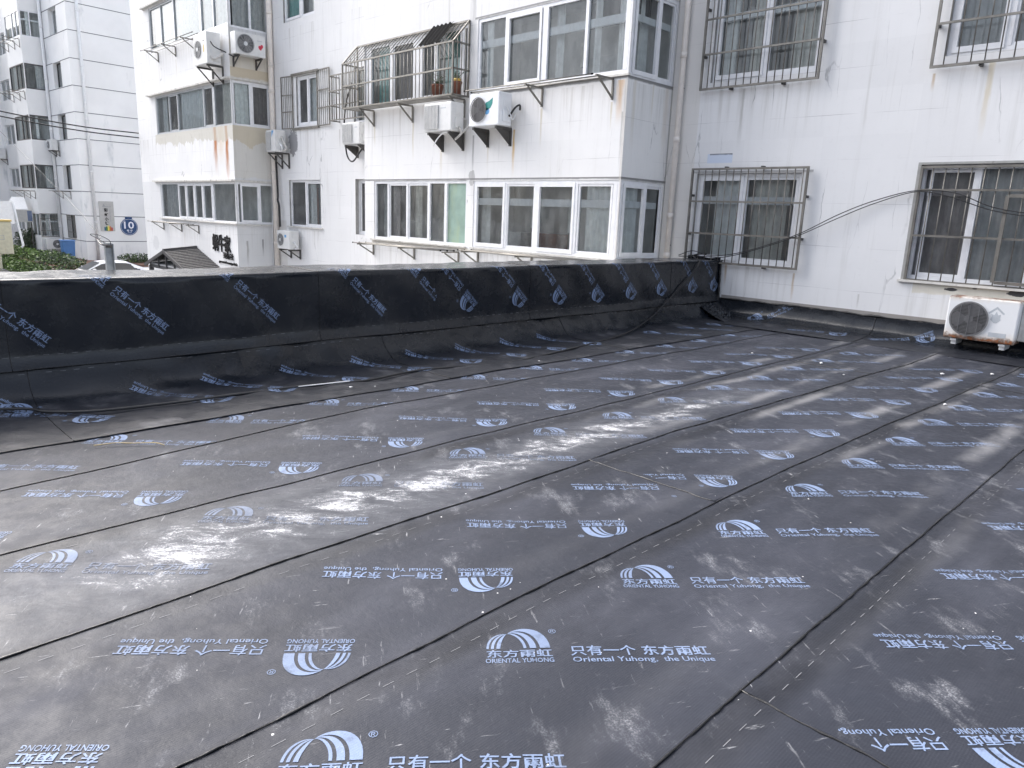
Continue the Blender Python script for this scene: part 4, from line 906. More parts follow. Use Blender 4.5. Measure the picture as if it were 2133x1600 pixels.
rack('steel clothes rack under the top left glazing of the far bay', FB, (-27.18, -25.65, -24.1), -27.5, -23.2, .45, 6.37, .30)
rt = rack('low clothes rack with pegs left above the black shop letters', FB, (-27.7, -26.05, -24.6), -28.08, -24.85, .42, .80, .27)
mb = MB()
for u in (-27.2, -26.4, -26.2, -25.9, -25.4): mb.bar(FB.pt(u, .41, .82), FB.pt(u+.05, .41, .72), .012)
mb.build('peg', M['curt_grey'], rt)

# ------------------------------------------------------------------ air conditioners
M['rusty'] = simple('chipped ivory appliance paint', (0.72, 0.71, 0.68), 0.4, vary=.06)
def rust_mat():
    a = NT('rust eaten ivory paint'); P, x, y, z = a.pos()
    n = a.noise(P, 7.0, 6.0, .7)
    e = a.math('MINIMUM', a.math('ABSOLUTE', a.math('SUBTRACT', z, .745)), a.math('MULTIPLY', a.math('ABSOLUTE', a.math('SUBTRACT', z, .215)), .55))
    m = a.ss(a.math('MULTIPLY_ADD', n, -.115, e), -.062, -.028, 1.0, 0.0)
    halo = a.ss(a.math('MULTIPLY_ADD', n, -.12, e), -.06, 0.02, .45, 0.0)
    c = a.mix(halo, (0.74, 0.75, 0.76), (0.62, 0.50, 0.36)); c = a.mix(m, c, (0.12, 0.065, 0.04)); c = a.mix(a.math('MULTIPLY', m, a.ss(a.noise(P, 25, 3), .5, .6)), c, (0.26, 0.09, 0.03))
    a.set(a.b.inputs['Base Color'], c); a.b.inputs['Roughness'].default_value = .5; return a.m
M['rust_ac'] = rust_mat()
def ac(label, F, u0, u1, n0, n1, z0, z1, style='round', fan_left=True, body='ac', side=True, brackets=True, emblem=None, brk=.32, fan_w=.62, hose=None, wall_n=0.0, plate=None, rings=11, solid_bracket=False):
    t = thing('air_conditioner', label, 'air conditioner', F.pt((u0+u1)/2, n0, z0), 'outdoor air conditioners'); P = F.pt
    W_, H_ = u1-u0, z1-z0
    mb = MB(); mb.box(F, u0, u1, n0, n1, z0, z1); mb.build('body', M[body], t, bevel=.018)
    fu0, fu1 = (u0+.02, u0+W_*fan_w) if fan_left else (u1-W_*fan_w, u1-.02)
    cu, cz, r = (fu0+fu1)/2, (z0+z1)/2, min((fu1-fu0)/2, H_/2)*.86
    c = P(cu, n1, cz)
    mb = MB()
    if style in ('round', 'bars'):
        mb.disc(c+F.n*.003, F.n, r, 36)
        mb.build('fan_well', M['ac_dark'], t)
        mb = MB()
        for q in range(3):
            a0 = q*2.094+.5
            pts = [c+F.n*.007]+[c+F.n*(.007+.003*k)+(F.u*math.cos(a0+.32*k)+Vector((0, 0, 1))*math.sin(a0+.32*k))*r*(.93 if 0 < k < 4 else .8) for k in range(5)]
            mb.add(pts, [(0, i, i+1) for i in range(1, 5)])
        fan = mb.build('fan', M['fan'], t)
        mb = MB(); mb.disc(c+F.n*.022, F.n, r*.25, 20); mb.build('hub', M['hub' if style == 'round' else 'fan'], fan)
        mb = MB()
        if style == 'round':
            for q in range(rings):
                rr = r*(.3+.7*q/(rings-1)); mb.disc(c+F.n*.028, F.n, rr+.0018, 36, 0, rr-.0018)
            for q in range(14):
                a0 = q*2*math.pi/14; d = F.u*math.cos(a0)+Vector((0, 0, 1))*math.sin(a0); mb.bar(c+F.n*.028+d*r*.28, c+F.n*.028+d*r, .004)
        else:
            k = 24
            for q in range(1, k):
                zz = -r+2*r*q/k; hw = math.sqrt(max(0, r*r-zz*zz)); mb.bar(P(cu-hw, n1+.024, cz+zz), P(cu+hw, n1+.024, cz+zz), .0045)
            for q in (-.5, 0, .5): hh = r*math.sqrt(1-q*q); mb.bar(P(cu+q*r, n1+.028, cz-hh), P(cu+q*r, n1+.028, cz+hh), .005)
        mb.disc(c+F.n*.024, F.n, r*1.06, 36, 0, r*.97)
        mb.build('fan_guard', M['ac_grey' if style == 'round' else 'guard_wire'], t)
    elif style == 'square':
        mb.box(F, fu0+.01, fu1-.01, n1+.001, n1+.012, z0+.05, z1-.05); mb.build('fan_well', M['ac_grey'], t)
        mb = MB(); k = 26
        for q in range(k+1):
            zz = z0+.05+(H_-.1)*q/k; mb.box(F, fu0+.005, fu1-.005, n1+.013, n1+.022, zz-.004, zz+.004)
        for q in range(5):
            uu = fu0+.01+(fu1-fu0-.02)*q/4; mb.box(F, uu-.004, uu+.004, n1+.0225, n1+.027, z0+.045, z1-.045)
        mb.build('fan_guard', M['ac' if body == 'ac' else 'ac_grey'], t)
    if side:      # valve cover on the right-hand side
        mb = MB(); mb.box(F, u1+.001, u1+.03, n0+.06, n0+(n1-n0)*.72, z0+H_*.12, z0+H_*.48); mb.box(F, u1+.001, u1+.012, n0+.08, n0+(n1-n0)*.66, z0+H_*.6, z0+H_*.88); mb.build('valve_cover', M['ac' if body != 'ac_white' else 'ac_white'], t, bevel=.006)
    if brackets:
        for u in (u0+W_*.12, u1-W_*.12):
            mb = MB()
            mb.bar(P(u, wall_n+.01, z0-.03), P(u, n1-.02, z0-.03), .045); mb.bar(P(u, wall_n+.02, z0-.03), P(u, wall_n+.02, z0-brk), .04)
            if solid_bracket: mb.add([P(u-.004, wall_n+.02, z0-.05), P(u-.004, n1-.03, z0-.05), P(u-.004, wall_n+.02, z0-brk), P(u+.004, wall_n+.02, z0-.05), P(u+.004, n1-.03, z0-.05), P(u+.004, wall_n+.02, z0-brk)], [(0, 1, 2), (5, 4, 3), (0, 1, 4, 3), (1, 2, 5, 4), (2, 0, 3, 5)])
            else: mb.bar(P(u, wall_n+.02, z0-brk+.03), P(u, n1-.06, z0-.05), .03)
            mb.build('bracket', M['iron'], t)
    if emblem:
        mb = emblem(F, n1+.0015, t)
    if hose:
        for pts, r_, m_ in hose:
            mb = MB(); mb.tube(smooth_path(pts), r_, 8); mb.build('pipe', M[m_], t)
    return t
def smooth_path(pts, n=6):
    pts = [Vector(p) for p in pts]; out = []
    q = [2*pts[0]-pts[1]]+pts+[2*pts[-1]-pts[-2]]
    for i in range(1, len(q)-2):
        for k in range(n):
            s = k/n; a, b, c, d = q[i-1], q[i], q[i+1], q[i+2]
            out.append(.5*((2*b)+(-a+c)*s+(2*a-5*b+4*c-d)*s*s+(-a+3*b-3*c+d)*s**3))
    out.append(pts[-1]); return out
def blob(pts, mat, name='emblem'):
    def fn(F, n, t):
        mb = MB(); mb.add([F.pt(u, n, z) for u, z in pts], [list(range(len(pts)))]); mb.build(name, M[mat], t)
    return fn
def ell(cu, cz, a, b, k=16, lean=0.0): return [(cu+a*math.cos(2*math.pi*i/k)+lean*b*math.sin(2*math.pi*i/k), cz+b*math.sin(2*math.pi*i/k)) for i in range(k)]
def both(*fs):
    def fn(F, n, t):
        for f in fs: f(F, n, t)
    return fn
P = FB.pt
leaf_top = [(-10.36, 3.44), (-10.30, 3.40), (-10.28, 3.47), (-10.22, 3.51), (-10.13, 3.55), (-10.15, 3.47), (-10.18, 3.40), (-10.25, 3.36), (-10.34, 3.34)][::-1]
leaf_top = [(-10.38, 3.36), (-10.37, 3.44), (-10.32, 3.49), (-10.24, 3.51), (-10.14, 3.56), (-10.15, 3.46), (-10.20, 3.39), (-10.28, 3.355)]
ac('white air conditioner with a green leaf mark on the near bay wall', FB, -10.78, -9.98, .10, .42, 3.09, 3.66, 'bars', body='ac_white', solid_bracket=True, brk=.33, emblem=both(blob(leaf_top, 'emblem_green'), blob(ell(-10.29, 3.335, .065, .055), 'emblem_blue')),
   hose=[([P(-9.97, .25, 3.45), P(-9.9, .22, 3.3), P(-9.86, .2, 3.2), P(-9.9, .12, 3.22), P(-9.95, .03, 3.3)], .009, 'pipe_white'), ([P(-9.94, .2, 3.25), P(-9.84, .15, 3.4), P(-9.82, .06, 3.45), P(-9.86, .01, 3.38)], .018, 'cable')])
ac('ivory air conditioner with a grey front panel below the balcony cage', FB, -12.13, -11.30, .10, .42, 3.06, 3.59, 'square', fan_w=.55, solid_bracket=True, brk=.34, emblem=blob([(-11.62, 3.47), (-11.46, 3.47), (-11.46, 3.495), (-11.62, 3.495)], 'emblem_grey', 'lettering'),
   hose=[([P(-11.27, .3, 3.15), P(-11.4, .34, 3.05), P(-11.6, .36, 3.03), P(-11.75, .38, 2.93), P(-11.88, .38, 2.80)], .012, 'pipe_white'), ([P(-11.26, .25, 3.15), P(-11.22, .2, 3.05), P(-11.1, .1, 3.2), P(-10.95, .04, 3.32)], .022, 'hose'), ([P(-11.2, .2, 3.06), P(-11.3, .22, 2.97), P(-11.45, .22, 2.9)], .024, 'hose')])
ac('small ivory air conditioner left of the near bay under the narrow cage', FW, -17.20, -16.40, .10, .42, 3.13, 3.66, 'square', fan_w=.6, brk=.3, solid_bracket=True, emblem=blob([(-16.62, 3.52), (-16.5, 3.52), (-16.5, 3.545), (-16.62, 3.545)], 'emblem_grey', 'lettering'),
   hose=[([FW.pt(-17.3, .05, 4.7), FW.pt(-17.34, .2, 4.2), FW.pt(-17.3, .3, 3.6), FW.pt(-17.25, .3, 3.2), FW.pt(-17.15, .3, 2.85), FW.pt(-16.9, .3, 2.72), FW.pt(-16.65, .25, 2.95), FW.pt(-16.5, .2, 3.1)], .02, 'cable')])
ac('tall ivory air conditioner with an ochre sticker on the far bay front', FB, -23.0, -22.08, .10, .50, 5.42, 6.27, 'round', fan_w=.6, brk=.5, emblem=both(blob(ell(-22.30, 5.83, .045, .11), 'emblem_ochre'), blob([(-22.33, 6.02), (-22.27, 6.02), (-22.27, 6.06), (-22.33, 6.06)], 'cap')),
   hose=[([P(-22.05, .4, 5.62), P(-21.98, .35, 5.55), P(-21.85, .25, 5.6), P(-21.72, .2, 5.68)], .035, 'hose'), ([P(-22.05, .4, 6.0), P(-21.9, .35, 5.85), P(-21.72, .1, 5.72)], .016, 'cable')])
ac('ivory air conditioner with a red heart mark on the side of the far bay', FL, 9.80, 10.70, .10, .42, 5.68, 6.27, 'round', fan_w=.64, brk=.3, side=False, emblem=both(blob(ell(10.53, 5.93, .045, .06, lean=-.3), 'emblem_red'), blob(ell(10.58, 5.97, .045, .055, lean=.2), 'emblem_red'), blob([(10.45, 6.10), (10.6, 6.10), (10.6, 6.12), (10.45, 6.12)], 'emblem_grey', 'lettering')),
   hose=[([FL.pt(9.85, .2, 5.66), FL.pt(9.78, .3, 5.6), FL.pt(9.7, .2, 5.66)], .02, 'cable')])
P = FW.pt
ac('ivory air conditioner with a blue corner mark by the drainpipe of the recessed wall', FW, -21.28, -20.72, .14, .48, 3.07, 3.68, 'square', fan_w=.55, brk=.45, emblem=blob([(-20.93, 3.66), (-20.80, 3.66), (-20.93, 3.48)], 'emblem_blue'),
   hose=[([P(-20.68, .3, 3.5), P(-20.6, .25, 3.3), P(-20.58, .2, 3.18), P(-20.66, .25, 3.12)], .03, 'hose'), ([P(-20.69, .35, 3.3), P(-20.62, .32, 3.2), P(-20.68, .3, 3.12)], .025, 'pipe_white')])
ac('low ivory air conditioner under the recessed window beside the cream drainpipe', FW, -20.92, -20.18, .10, .42, .28, .82, 'round', fan_w=.58, brk=.3, emblem=blob([(-20.46, .62), (-20.34, .62), (-20.34, .70), (-20.46, .70)], 'emblem_blue'),
   hose=[([P(-20.13, .3, .5), P(-20.08, .25, .4), P(-20.1, .2, .32), P(-20.16, .25, .3)], .028, 'pipe_white')])
house = [(-2.17+dx, .60+dz) for dx, dz in ((-.09, -.03), (0, .05), (.09, -.03), (.075, -.045), (0, .02), (-.075, -.045))]
flame = [(-2.17+dx, .575+dz) for dx, dz in ((-.015, -.13), (-.055, -.09), (-.045, -.05), (-.055, -.02), (-.02, -.03), (0, .015), (.02, -.03), (.05, -.02), (.045, -.06), (.055, -.09), (.015, -.13))]
wallac = ac('rust-eaten white air conditioner on stub brackets at the right end of the upstand', FW, -2.72, -1.93, .12, .42, .195, .735, 'bars', fan_w=.64, body='rust_ac', brackets=False, side=False,
   emblem=both(blob(house, 'emblem_grey'), blob(flame, 'emblem_grey'), blob([(-2.22, .27), (-2.03, .27), (-2.03, .325), (-2.22, .325)], 'emblem_grey', 'rating_plate')))
for u in (-2.60, -2.06):
    mb = MB(); mb.box(FW, u-.035, u+.035, .0, .40, .165, .19); mb.box(FW, u-.028, u+.028, .0, .37, .115, .164); mb.build('bracket', M['ac'], wallac)
mb = MB(); mb.box(FW, -1.928, -1.82, .05, .30, .24, .70); mb.build('valve_cover', M['cream_trim'], wallac, bevel=.01)
mb = MB(); mb.tube(smooth_path([FW.pt(-1.8, .2, .45), FW.pt(-1.7, .2, .4), FW.pt(-1.62, .1, .5), FW.pt(-1.6, .02, .6)]), .03, 8); mb.build('pipe', M['cable'], wallac)

# ------------------------------------------------------------------ shop letters, porch
def letters(name, label, cat, F, items, mat, depth=.02, n0=.012):
    mb = MB()
    for body, u0, u1, z0, z1, emb, drop in items:
        vs, fs = text2d(body, emb)
        q = [(u0+(u1-u0)*a, z0+(z1-z0)*b+drop*a) for a, b in vs]
        k = len(q); front = [F.pt(u, n0+depth, z) for u, z in q]; back = [F.pt(u, n0, z) for u, z in q]
        ed = {}
        for f in fs:
            for i in range(len(f)):
                e = (f[i], f[(i+1) % len(f)]); ed[e] = ed.get(e, 0)+1
        side = [(a, b, b+k, a+k) for (a, b) in ed if (b, a) not in ed]
        mb.add(front+back, list(fs)+side)
    return mb
t = letters('', '', '', FB, [('蜗牛家', -23.55, -22.22, .06, .60, .03, -.02), ('美颜社', -22.80, -22.05, -.14, .06, .012, -.02), ('guoniubeautyclub', -23.12, -21.82, -.31, -.20, .02, -.03)], None).build('wall_lettering', M['black'])
tag(t, 'raised black shop lettering on the white far bay below the window', 'lettering')
po = thing('entrance_porch', 'small gabled porch roof of dark shingles in front of the far bay', 'porch', (-24.9, 9.2, STREET))
M['shingle'] = simple('dark worn shingles', (0.075, 0.073, 0.075), 0.7, vary=.4, scale=14, dirt=((0.42, 0.42, 0.42), 16.0, 0.66))
M['porch_dark'] = simple('dark porch timber', (0.05, 0.05, 0.053), 0.6)
ax, ay0, ay1, az0, az1 = -24.9, 8.75, 9.79, -.05, .05
mb = MB()
for sgn, half in ((1, 1.75), (-1, 1.75)):
    K = 14
    for i in range(K):
        a, b = i/K, (i+1)/K
        za = lambda s, y: az0+(az1-az0)*(y-ay0)/(ay1-ay0)-.52*s
        for y0_, y1_ in ((ay0, ay1),):
            mb.hexa([(ax+sgn*half*a, y0_, za(a, y0_)+.022), (ax+sgn*half*b, y0_, za(b, y0_)+.03), (ax+sgn*half*b, y1_, za(b, y1_)+.03), (ax+sgn*half*a, y1_, za(a, y1_)+.022),
                     (ax+sgn*half*a, y0_, za(a, y0_)+.030), (ax+sgn*half*b, y0_, za(b, y0_)+.055), (ax+sgn*half*b, y1_, za(b, y1_)+.055), (ax+sgn*half*a, y1_, za(a, y1_)+.030)])
mb.build('roof', M['shingle'], po)
mb = MB()
mb.bar((ax, ay0-.03, az0+.05), (ax, ay1, az1+.05), .12, .06)
for sgn in (1, -1): mb.bar((ax, ay0-.02, az0-.01), (ax+sgn*1.8, ay0-.02, az0-.55), .05, .10)
mb.bar((ax-1.6, ay0+.1, az0-.55), (ax+1.6, ay0+.1, az0-.55), .06, .12)
for x in (-.7, 0, .7): mb.bar((ax+x, ay0+.05, az0-.55), (ax+x, ay0+.05, az0-.08-.25*abs(x)), .05)
for x in (-1.55, 1.55):
    for y in (ay0+.1, 9.65): mb.bar((ax+x, y, STREET), (ax+x, y, az0-.55), .12)
mb.quad((ax-1.6, 9.7, az0-.55), (ax+1.6, 9.7, az0-.55), (ax+1.6, 9.7, -.6), (ax-1.6, 9.7, -.6))
mb.build('timber_frame', M['porch_dark'], po)
mb = MB(); mb.hexa([(ax-1.5, ay0+.06, az0-.50), (ax+1.3, ay0+.06, az0-.50), (ax+1.3, 9.7, az0-.42), (ax-1.5, 9.7, az0-.42), (ax-1.5, ay0+.06, az0-.46), (ax+1.3, ay0+.06, az0-.46), (ax+1.3, 9.7, az0-.38), (ax-1.5, 9.7, az0-.38)])
mb.build('ceiling_board', M['ac_grey'], po)

# ------------------------------------------------------------------ cables
def cable(name, label, pts, r, cat='cable', n=8, mat='cable'):
    mb = MB(); mb.tube(smooth_path(pts, n), r, 6); return tag(mb.build(name, M[mat]), label, cat)
cable('cable', 'thin black cable lying along the foot of the parapet and climbing over it', [(-6.1, -.3, .12), (-6.0, .935, .055), (-5.84, 1.18, .032), (-5.68, 1.45, .03), (-5.61, 1.93, .028), (-5.59, 2.485, .025), (-5.55, 3.065, .022), (-5.45, 3.58, .018), (-5.515, 4.17, .022), (-5.445, 4.72, .018),
    (-5.33, 5.285, .014), (-5.40, 5.877, .015), (-5.54, 6.8, .024), (-5.78, 7.87, .034), (-6.10, 8.91, .13), (-6.205, 9.57, .395), (-6.205, 9.91, .6), (-6.205, 10.2, .8), (-6.22, 10.32, .93), (-6.4, 10.5, .955), (-6.6, 10.75, 1.0), (-6.5, 10.98, 1.02)], .0105)
P = FW.pt
cable('cable', 'upper of two black cables strung from the parapet end to the hatch grille', [P(-7.0, .15, .97), P(-6.7, .2, 1.06), P(-6.4, .16, 1.0), P(-6.0, .14, 1.05), P(-5.5, .13, 1.2), P(-4.94, .135, 1.42), P(-4.4, .10, 1.72), P(-3.95, .06, 1.92), P(-3.43, .06, 2.06), P(-2.95, .07, 2.03), P(-2.5, .08, 1.86), P(-2.0, .08, 1.78), P(-1.2, .06, 1.7)], .0065)
cable('cable', 'lower of two black cables strung from the parapet end to the hatch grille', [P(-6.9, .3, .96), P(-6.5, .18, .98), P(-6.1, .15, 1.0), P(-5.5, .14, 1.18), P(-4.94, .14, 1.395), P(-4.4, .10, 1.67), P(-3.95, .06, 1.88), P(-3.42, .065, 2.045), P(-3.0, .075, 1.98), P(-2.5, .085, 1.82), P(-2.0, .085, 1.75), P(-1.2, .065, 1.72)], .0065)
mb = MB(); mb.tube(smooth_path([FW.pt(-21.42, .12, 3.0), FW.pt(-21.4, .1, 1.9), FW.pt(-21.38, .12, 1.7), FW.pt(-21.3, .12, 1.5), FW.pt(-21.32, .1, .9)]), .03, 6)
tag(mb.build('cable', M['cable']), 'thick black conduit beside the far drainpipe', 'cable')
mb = MB(); mb.tube(smooth_path([FL.pt(10.98, .05, 1.75), FL.pt(10.93, .06, 1.2), FL.pt(10.9, .05, .5), FL.pt(10.92, .05, -1.5)]), .016, 6)
tag(mb.build('cable', M['pipe_white']), 'white hose hanging down the side of the far bay', 'hose')

# ------------------------------------------------------------------ distant apartment house
B2 = thing('apartment_building', 'smooth pale apartment house with dark ruled lines across the street', 'building', (-52, 18, STREET))
DT = 19.0
zl = [-2.3, -.88, .55, 1.9, 3.35, 4.75, 6.17, 7.55, 8.95, 10.38, 11.78, 13.18, 14.6, 16.0, 17.4]
mb = MB(); gr = MB()
heads = [.56, 3.37, 6.15, 8.96, 11.78, 14.58]
BX0, BX1, BD = -7.35, -4.34, 1.10
FDs = Frame(FD.pt(BX1, 0, 0)[:2], FD.n[:2], FD.u[:2])        # bay side: u outward from wall
FDf = shift(FD, BD)
sw_open = [(-2.95, -1.58, h-1.37, h-.01, .25) for h in heads]
lw_open = [(-14.3, -12.05, h-1.30, h-.02, .12) for h in heads]
wall_panel(mb, FD, -30, 0, STREET, DT, sw_open+lw_open, 0)
wall_panel(mb, FE, 0, 12, STREET, DT, [], 0)
for k in (0, 1):
    pass
side_open = [(.05, BD-.04, h-1.38, h, .06) for h in heads]; front_open = [(BX0+.1, BX1-.04, h-1.38, h, .06) for h in heads]
wall_panel(mb, FDs, 0, BD, STREET, DT, side_open, 0)
wall_panel(mb, FDf, BX0, BX1, STREET, DT, front_open, 0)
for (a, b) in ((-17.5, -15.0),): 
    for F_, u0_, u1_ in ((FDf, a, b),): mb.quad(F_.pt(u0_, 0, STREET), F_.pt(u1_, 0, STREET), F_.pt(u1_, 0, DT), F_.pt(u0_, 0, DT))
    mb.quad(FD.pt(b, 0, STREET), FD.pt(b, BD, STREET), FD.pt(b, BD, DT), FD.pt(b, 0, DT))
mb.quad(FD.pt(BX0, 0, STREET), FD.pt(BX0, BD, STREET), FD.pt(BX0, BD, DT), FD.pt(BX0, 0, DT))
mb.build('wall', M['wall_distant'], B2)
for z in zl:
    gr.box(FE, .002, 12, .002, .008, z-.018, z+.018)
    for a, b in ((-4.33, -2.96), (-1.57, 0)): gr.box(FD, a, b, .002, .008, z-.018, z+.018)
    gr.box(FD, -2.95, -1.58, .002, .008, z-.018, z+.018) if not any(h-1.37 < z < h for h in heads) else None
gr.build('groove', M['groove'], B2)
mb = MB(); mb.box(FD, -30, .2, -12, 1.3, DT, DT+.3); mb.build('roof', M['wall_distant'], B2)
for i, h in enumerate(heads[:5]):
    fr = ('pvc' if i in (0, 4) else 'dark_alu')
    z0_, z1_ = h-1.38, h
    tr = [(.1, BD-.06, h-.5, h-.42)] if i in (0, 4) else None
    window(B2, FDs, side_open[i], [(.08, .55, 'glass'), (.60, BD-.08, 'glass')] if i in (0, 4) else [(.08, BD-.08, 'glass')], n=-.01, frame=fr, transom=[(.1, BD-.06, h-.52, h-.44)] if i in (0, 4) else None, posts=[(.545, .605)] if i in (0, 4) else [], room=0, curtains=[(.15, .5, 2)] if i % 2 else [(.6, .75, 0)], fw=.06)
    window(B2, FDf, front_open[i], [(BX0+.15, -5.9, 'glass'), (-5.8, -5.1, 'glass'), (-5.05, BX1-.1, 'glass')], n=-.01, frame=fr, posts=[(-5.9, -5.8), (-5.1, -5.04)], room=.95, open_right=True, curtains=[(-6.9, -6.0, 0)], fw=.06)
    window(B2, FD, sw_open[i], [(-2.88, -2.3, 'glass'), (-2.24, -1.65, 'glass')], n=-.20, frame='pvc' if i == 4 else 'dark_alu', posts=[(-2.3, -2.24)], room=.8, curtains=[(-2.8, -2.0, 2)])
    window(B2, FD, lw_open[i], [(-14.2, -13.2, 'glass'), (-13.15, -12.15, 'glass')], n=-.08, posts=[(-13.22, -13.13)], room=.8, curtains=[(-14.0, -13.2, 2)])
pipe('white drainpipe on the ruled gable of the distant house', FE, .55, .08, STREET, DT, .085, M['pipe_white'], [.2, 3.0, 5.8, 8.6, 11.4])
pipe('white drainpipe in the corner of the distant house beside its dark bay windows', FD, -4.05, .10, STREET, DT, .085, M['pipe_white'], [-.2, 2.6, 5.4, 8.2, 11.0])
grille('dark bars over the ground floor bay window of the distant house', FDs, .05, BD-.02, -.80, .53, .05, (-.45, .25), .14, lugs=False)
grille('dark bars over the narrow ground floor window of the distant house', FD, -2.9, -1.6, -.78, .53, .04, (-.45, .25), .16, lugs=False)
rk = [(FDf, (-6.9, -5.6, -4.6), -7.1, -4.4, h-1.55, 'clothes rack under the %s bay window of the distant house' % s) for h, s in ((11.78, 'top'), (8.96, 'second highest'), (3.37, 'lowest dark'))]
for (F_, br, a, b, z, lab) in rk: rack(lab, F_, br, a, b, .7, z, .45)
rack('clothes rack beside the corner drainpipe of the distant house, near its blue bin', FD, (-3.3, -1.9), -4.0, -1.7, .55, 1.86, .42)
ac('small air conditioner high on the distant house corner beside its drainpipe', FD, -3.85, -3.05, .1, .45, 4.2, 4.8, 'round', brk=.35)
ac('air conditioner at the left edge between two windows of the distant house', FD, -15.2, -14.3, .1, .45, 3.95, 4.65, 'round', brk=.4)
ac('ground air conditioner with a big fan beside the blue bin', FDs, .15, 1.02, .25, .60, -1.55, -.92, 'round', fan_w=.66, brackets=False, side=False)
# banner and round number plate on the gable
M['banner'] = simple('grey vinyl banner', (0.46, 0.455, 0.44), 0.6, vary=.06)
cols = [(0.03, 0.12, 0.22), (0.05, 0.20, 0.05), (0.75, 0.62, 0.12), (0.62, 0.20, 0.05), (0.45, 0.08, 0.07)]
bt = thing('banner', 'tall grey banner with black characters and a row of coloured houses on the gable', 'banner', FE.pt(1.2, .03, -.29))
mb = MB(); mb.grid(6, 10, lambda s, q: FE.pt(.80+.79*s, .03+.012*math.sin(5*s+3*q), -.29+1.69*q)); mb.build('cloth', M['banner'], bt)
FEb = shift(FE, .035)
mb = letters('', '', '', FEb, [(c, 1.06, 1.27, z, z+.21, .03, 0) for c, z in zip('彩虹小镇', (.80, .53, .29, .05))]+[('虹桥社区', 1.34, 1.40, .2, .8, 0, 0)][:0], None, .002, .01); mb.build('characters', M['black'], bt)
mb = MB()
for i in range(11): mb.box(FEb, 1.34, 1.40, .01, .012, .93-.062*i-.04, .93-.062*i)
mb.box(FEb, .98, 1.45, .01, .012, 1.08, 1.12); mb.add([FEb.pt(*p) for p in ((1.0, .012, 1.12), (1.07, .012, 1.27), (1.14, .012, 1.12))], [(0, 1, 2)]); mb.box(FEb, 1.22, 1.42, .01, .012, 1.19, 1.21)
mb.build('small_print', M['ac_grey'], bt)
for i, c in enumerate(cols):
    mb = MB(); a = 1.0+.092*i; hh = (.24, .28, .33, .29, .22)[i]
    mb.box(FEb, a, a+.085, .01, .013, -.27, -.27+hh*.75); mb.add([FEb.pt(*p) for p in ((a, .012, -.27+hh*.75), (a+.0425, .012, -.27+hh), (a+.085, .012, -.27+hh*.75))], [(0, 1, 2)])
    mb.build('coloured_house', simple('print colour', c, .6), bt)
M['navy'] = simple('navy enamel', (0.012, 0.055, 0.17), 0.4, vary=.08); M['sign_white'] = simple('white enamel', (0.80, 0.80, 0.86), 0.4, vary=.03)
rs = thing('number_plate', 'round navy house number plate reading 10 on the distant gable', 'sign', FE.pt(2.37, .02, -.5))
c0 = FE.pt(2.37, .03, -.03)
mb = MB(); mb.tube([c0-FE.n*.02, c0], .49, 40); mb.build('plate', M['navy'], rs)
mb = MB(); mb.disc(c0+FE.n*.003, FE.n, .455, 40, 0, .44); mb.build('ring', M['sign_white'], rs)
FEs = shift(FE, .033)
mb = letters('', '', '', FEs, [('10', 2.09, 2.65, -.14, .28, .015, 0), ('号', 2.22, 2.36, -.32, -.19, .02, 0), ('楼', 2.42, 2.56, -.32, -.19, .02, 0), ('BUILDING', 2.27, 2.50, -.385, -.355, .01, 0)], None, .003, .001); mb.build('figures', M['sign_white'], rs)
mb = MB(); mb.box(FE, 2.17, 2.57, .02, .045, .43, .53); mb.build('name_tab', M['navy'], rs, bevel=.03)

# ------------------------------------------------------------------ street level
mb = MB(); mb.quad((-400, -300, STREET), (300, -300, STREET), (300, 400, STREET), (-400, 400, STREET)); tag(mb.build('street', M['street']), 'grey street paving below the roof', 'street', kind='structure')
mb = MB()
FG = Frame((0, 0), (1, 0), (0, 1)); mb.hexa([(-75, 9.0, STREET+.004), (-42.6, 9.0, STREET+.004), (-42.6, 26, STREET+.004), (-75, 26, STREET+.004), (-75, 9.9, -1.95), (-43.6, 9.9, -1.95), (-43.6, 26, -1.95), (-75, 26, -1.95)])
tag(mb.build('garden_bank', M['soil']), 'reddish planted bank in front of the distant house', 'bank', kind='structure')
# flat building under the roof deck
mb = MB(); mb.box(FG, -6.2, 4.5, -3.3, 11.0, STREET+.01, -.06)
tag(mb.build('podium_building', M['cream_trim']), 'low flat building carrying the black roof', 'building')
def foliage(mb, pts, n, size, mats=1):
    for _ in range(n):
        cx, cy, cz, rx, ry, rz = random.choice(pts)
        while True:
            d = Vector((random.uniform(-1, 1), random.uniform(-1, 1), random.uniform(-1, 1)))
            if .25 < d.length < 1: break
        p = Vector((cx+d.x*rx, cy+d.y*ry, cz+d.z*rz)); s = size*random.uniform(.6, 1.4)
        a = Vector((random.gauss(0, 1), random.gauss(0, 1), random.gauss(0, .6))).normalized()*s; b = a.cross(Vector((random.gauss(0, 1), random.gauss(0, 1), random.gauss(0, 1))).normalized())*.6
        mb.add([p-a, p+b, p+a, p-b], [(0, 1, 2, 3)], random.randrange(mats))
def hedge(name, label, blobs, n, size, mats, cat='hedge'):
    t = thing(name, label, cat, (blobs[0][0], blobs[0][1], -1.95))
    mb = MB(); foliage(mb, blobs, n, size, len(mats)); mb.build('foliage', [M[m] for m in mats], t)
    mb = MB()
    for (cx, cy, cz, rx, ry, rz) in blobs: mb.tube([(cx, cy, cz-rz-.3), (cx+.05, cy, cz), (cx+.1, cy+.05, cz+rz*.6)], [.03, .02, .008], 5)
    mb.build('stem', M['soil'], t)
M['leaf_c'] = simple('bright grass green leaf', (0.16, 0.26, 0.05), 0.6, vary=.4); M['leaf_d'] = simple('dull green leaf', (0.055, 0.08, 0.05), 0.6, vary=.4)
random.seed(11)
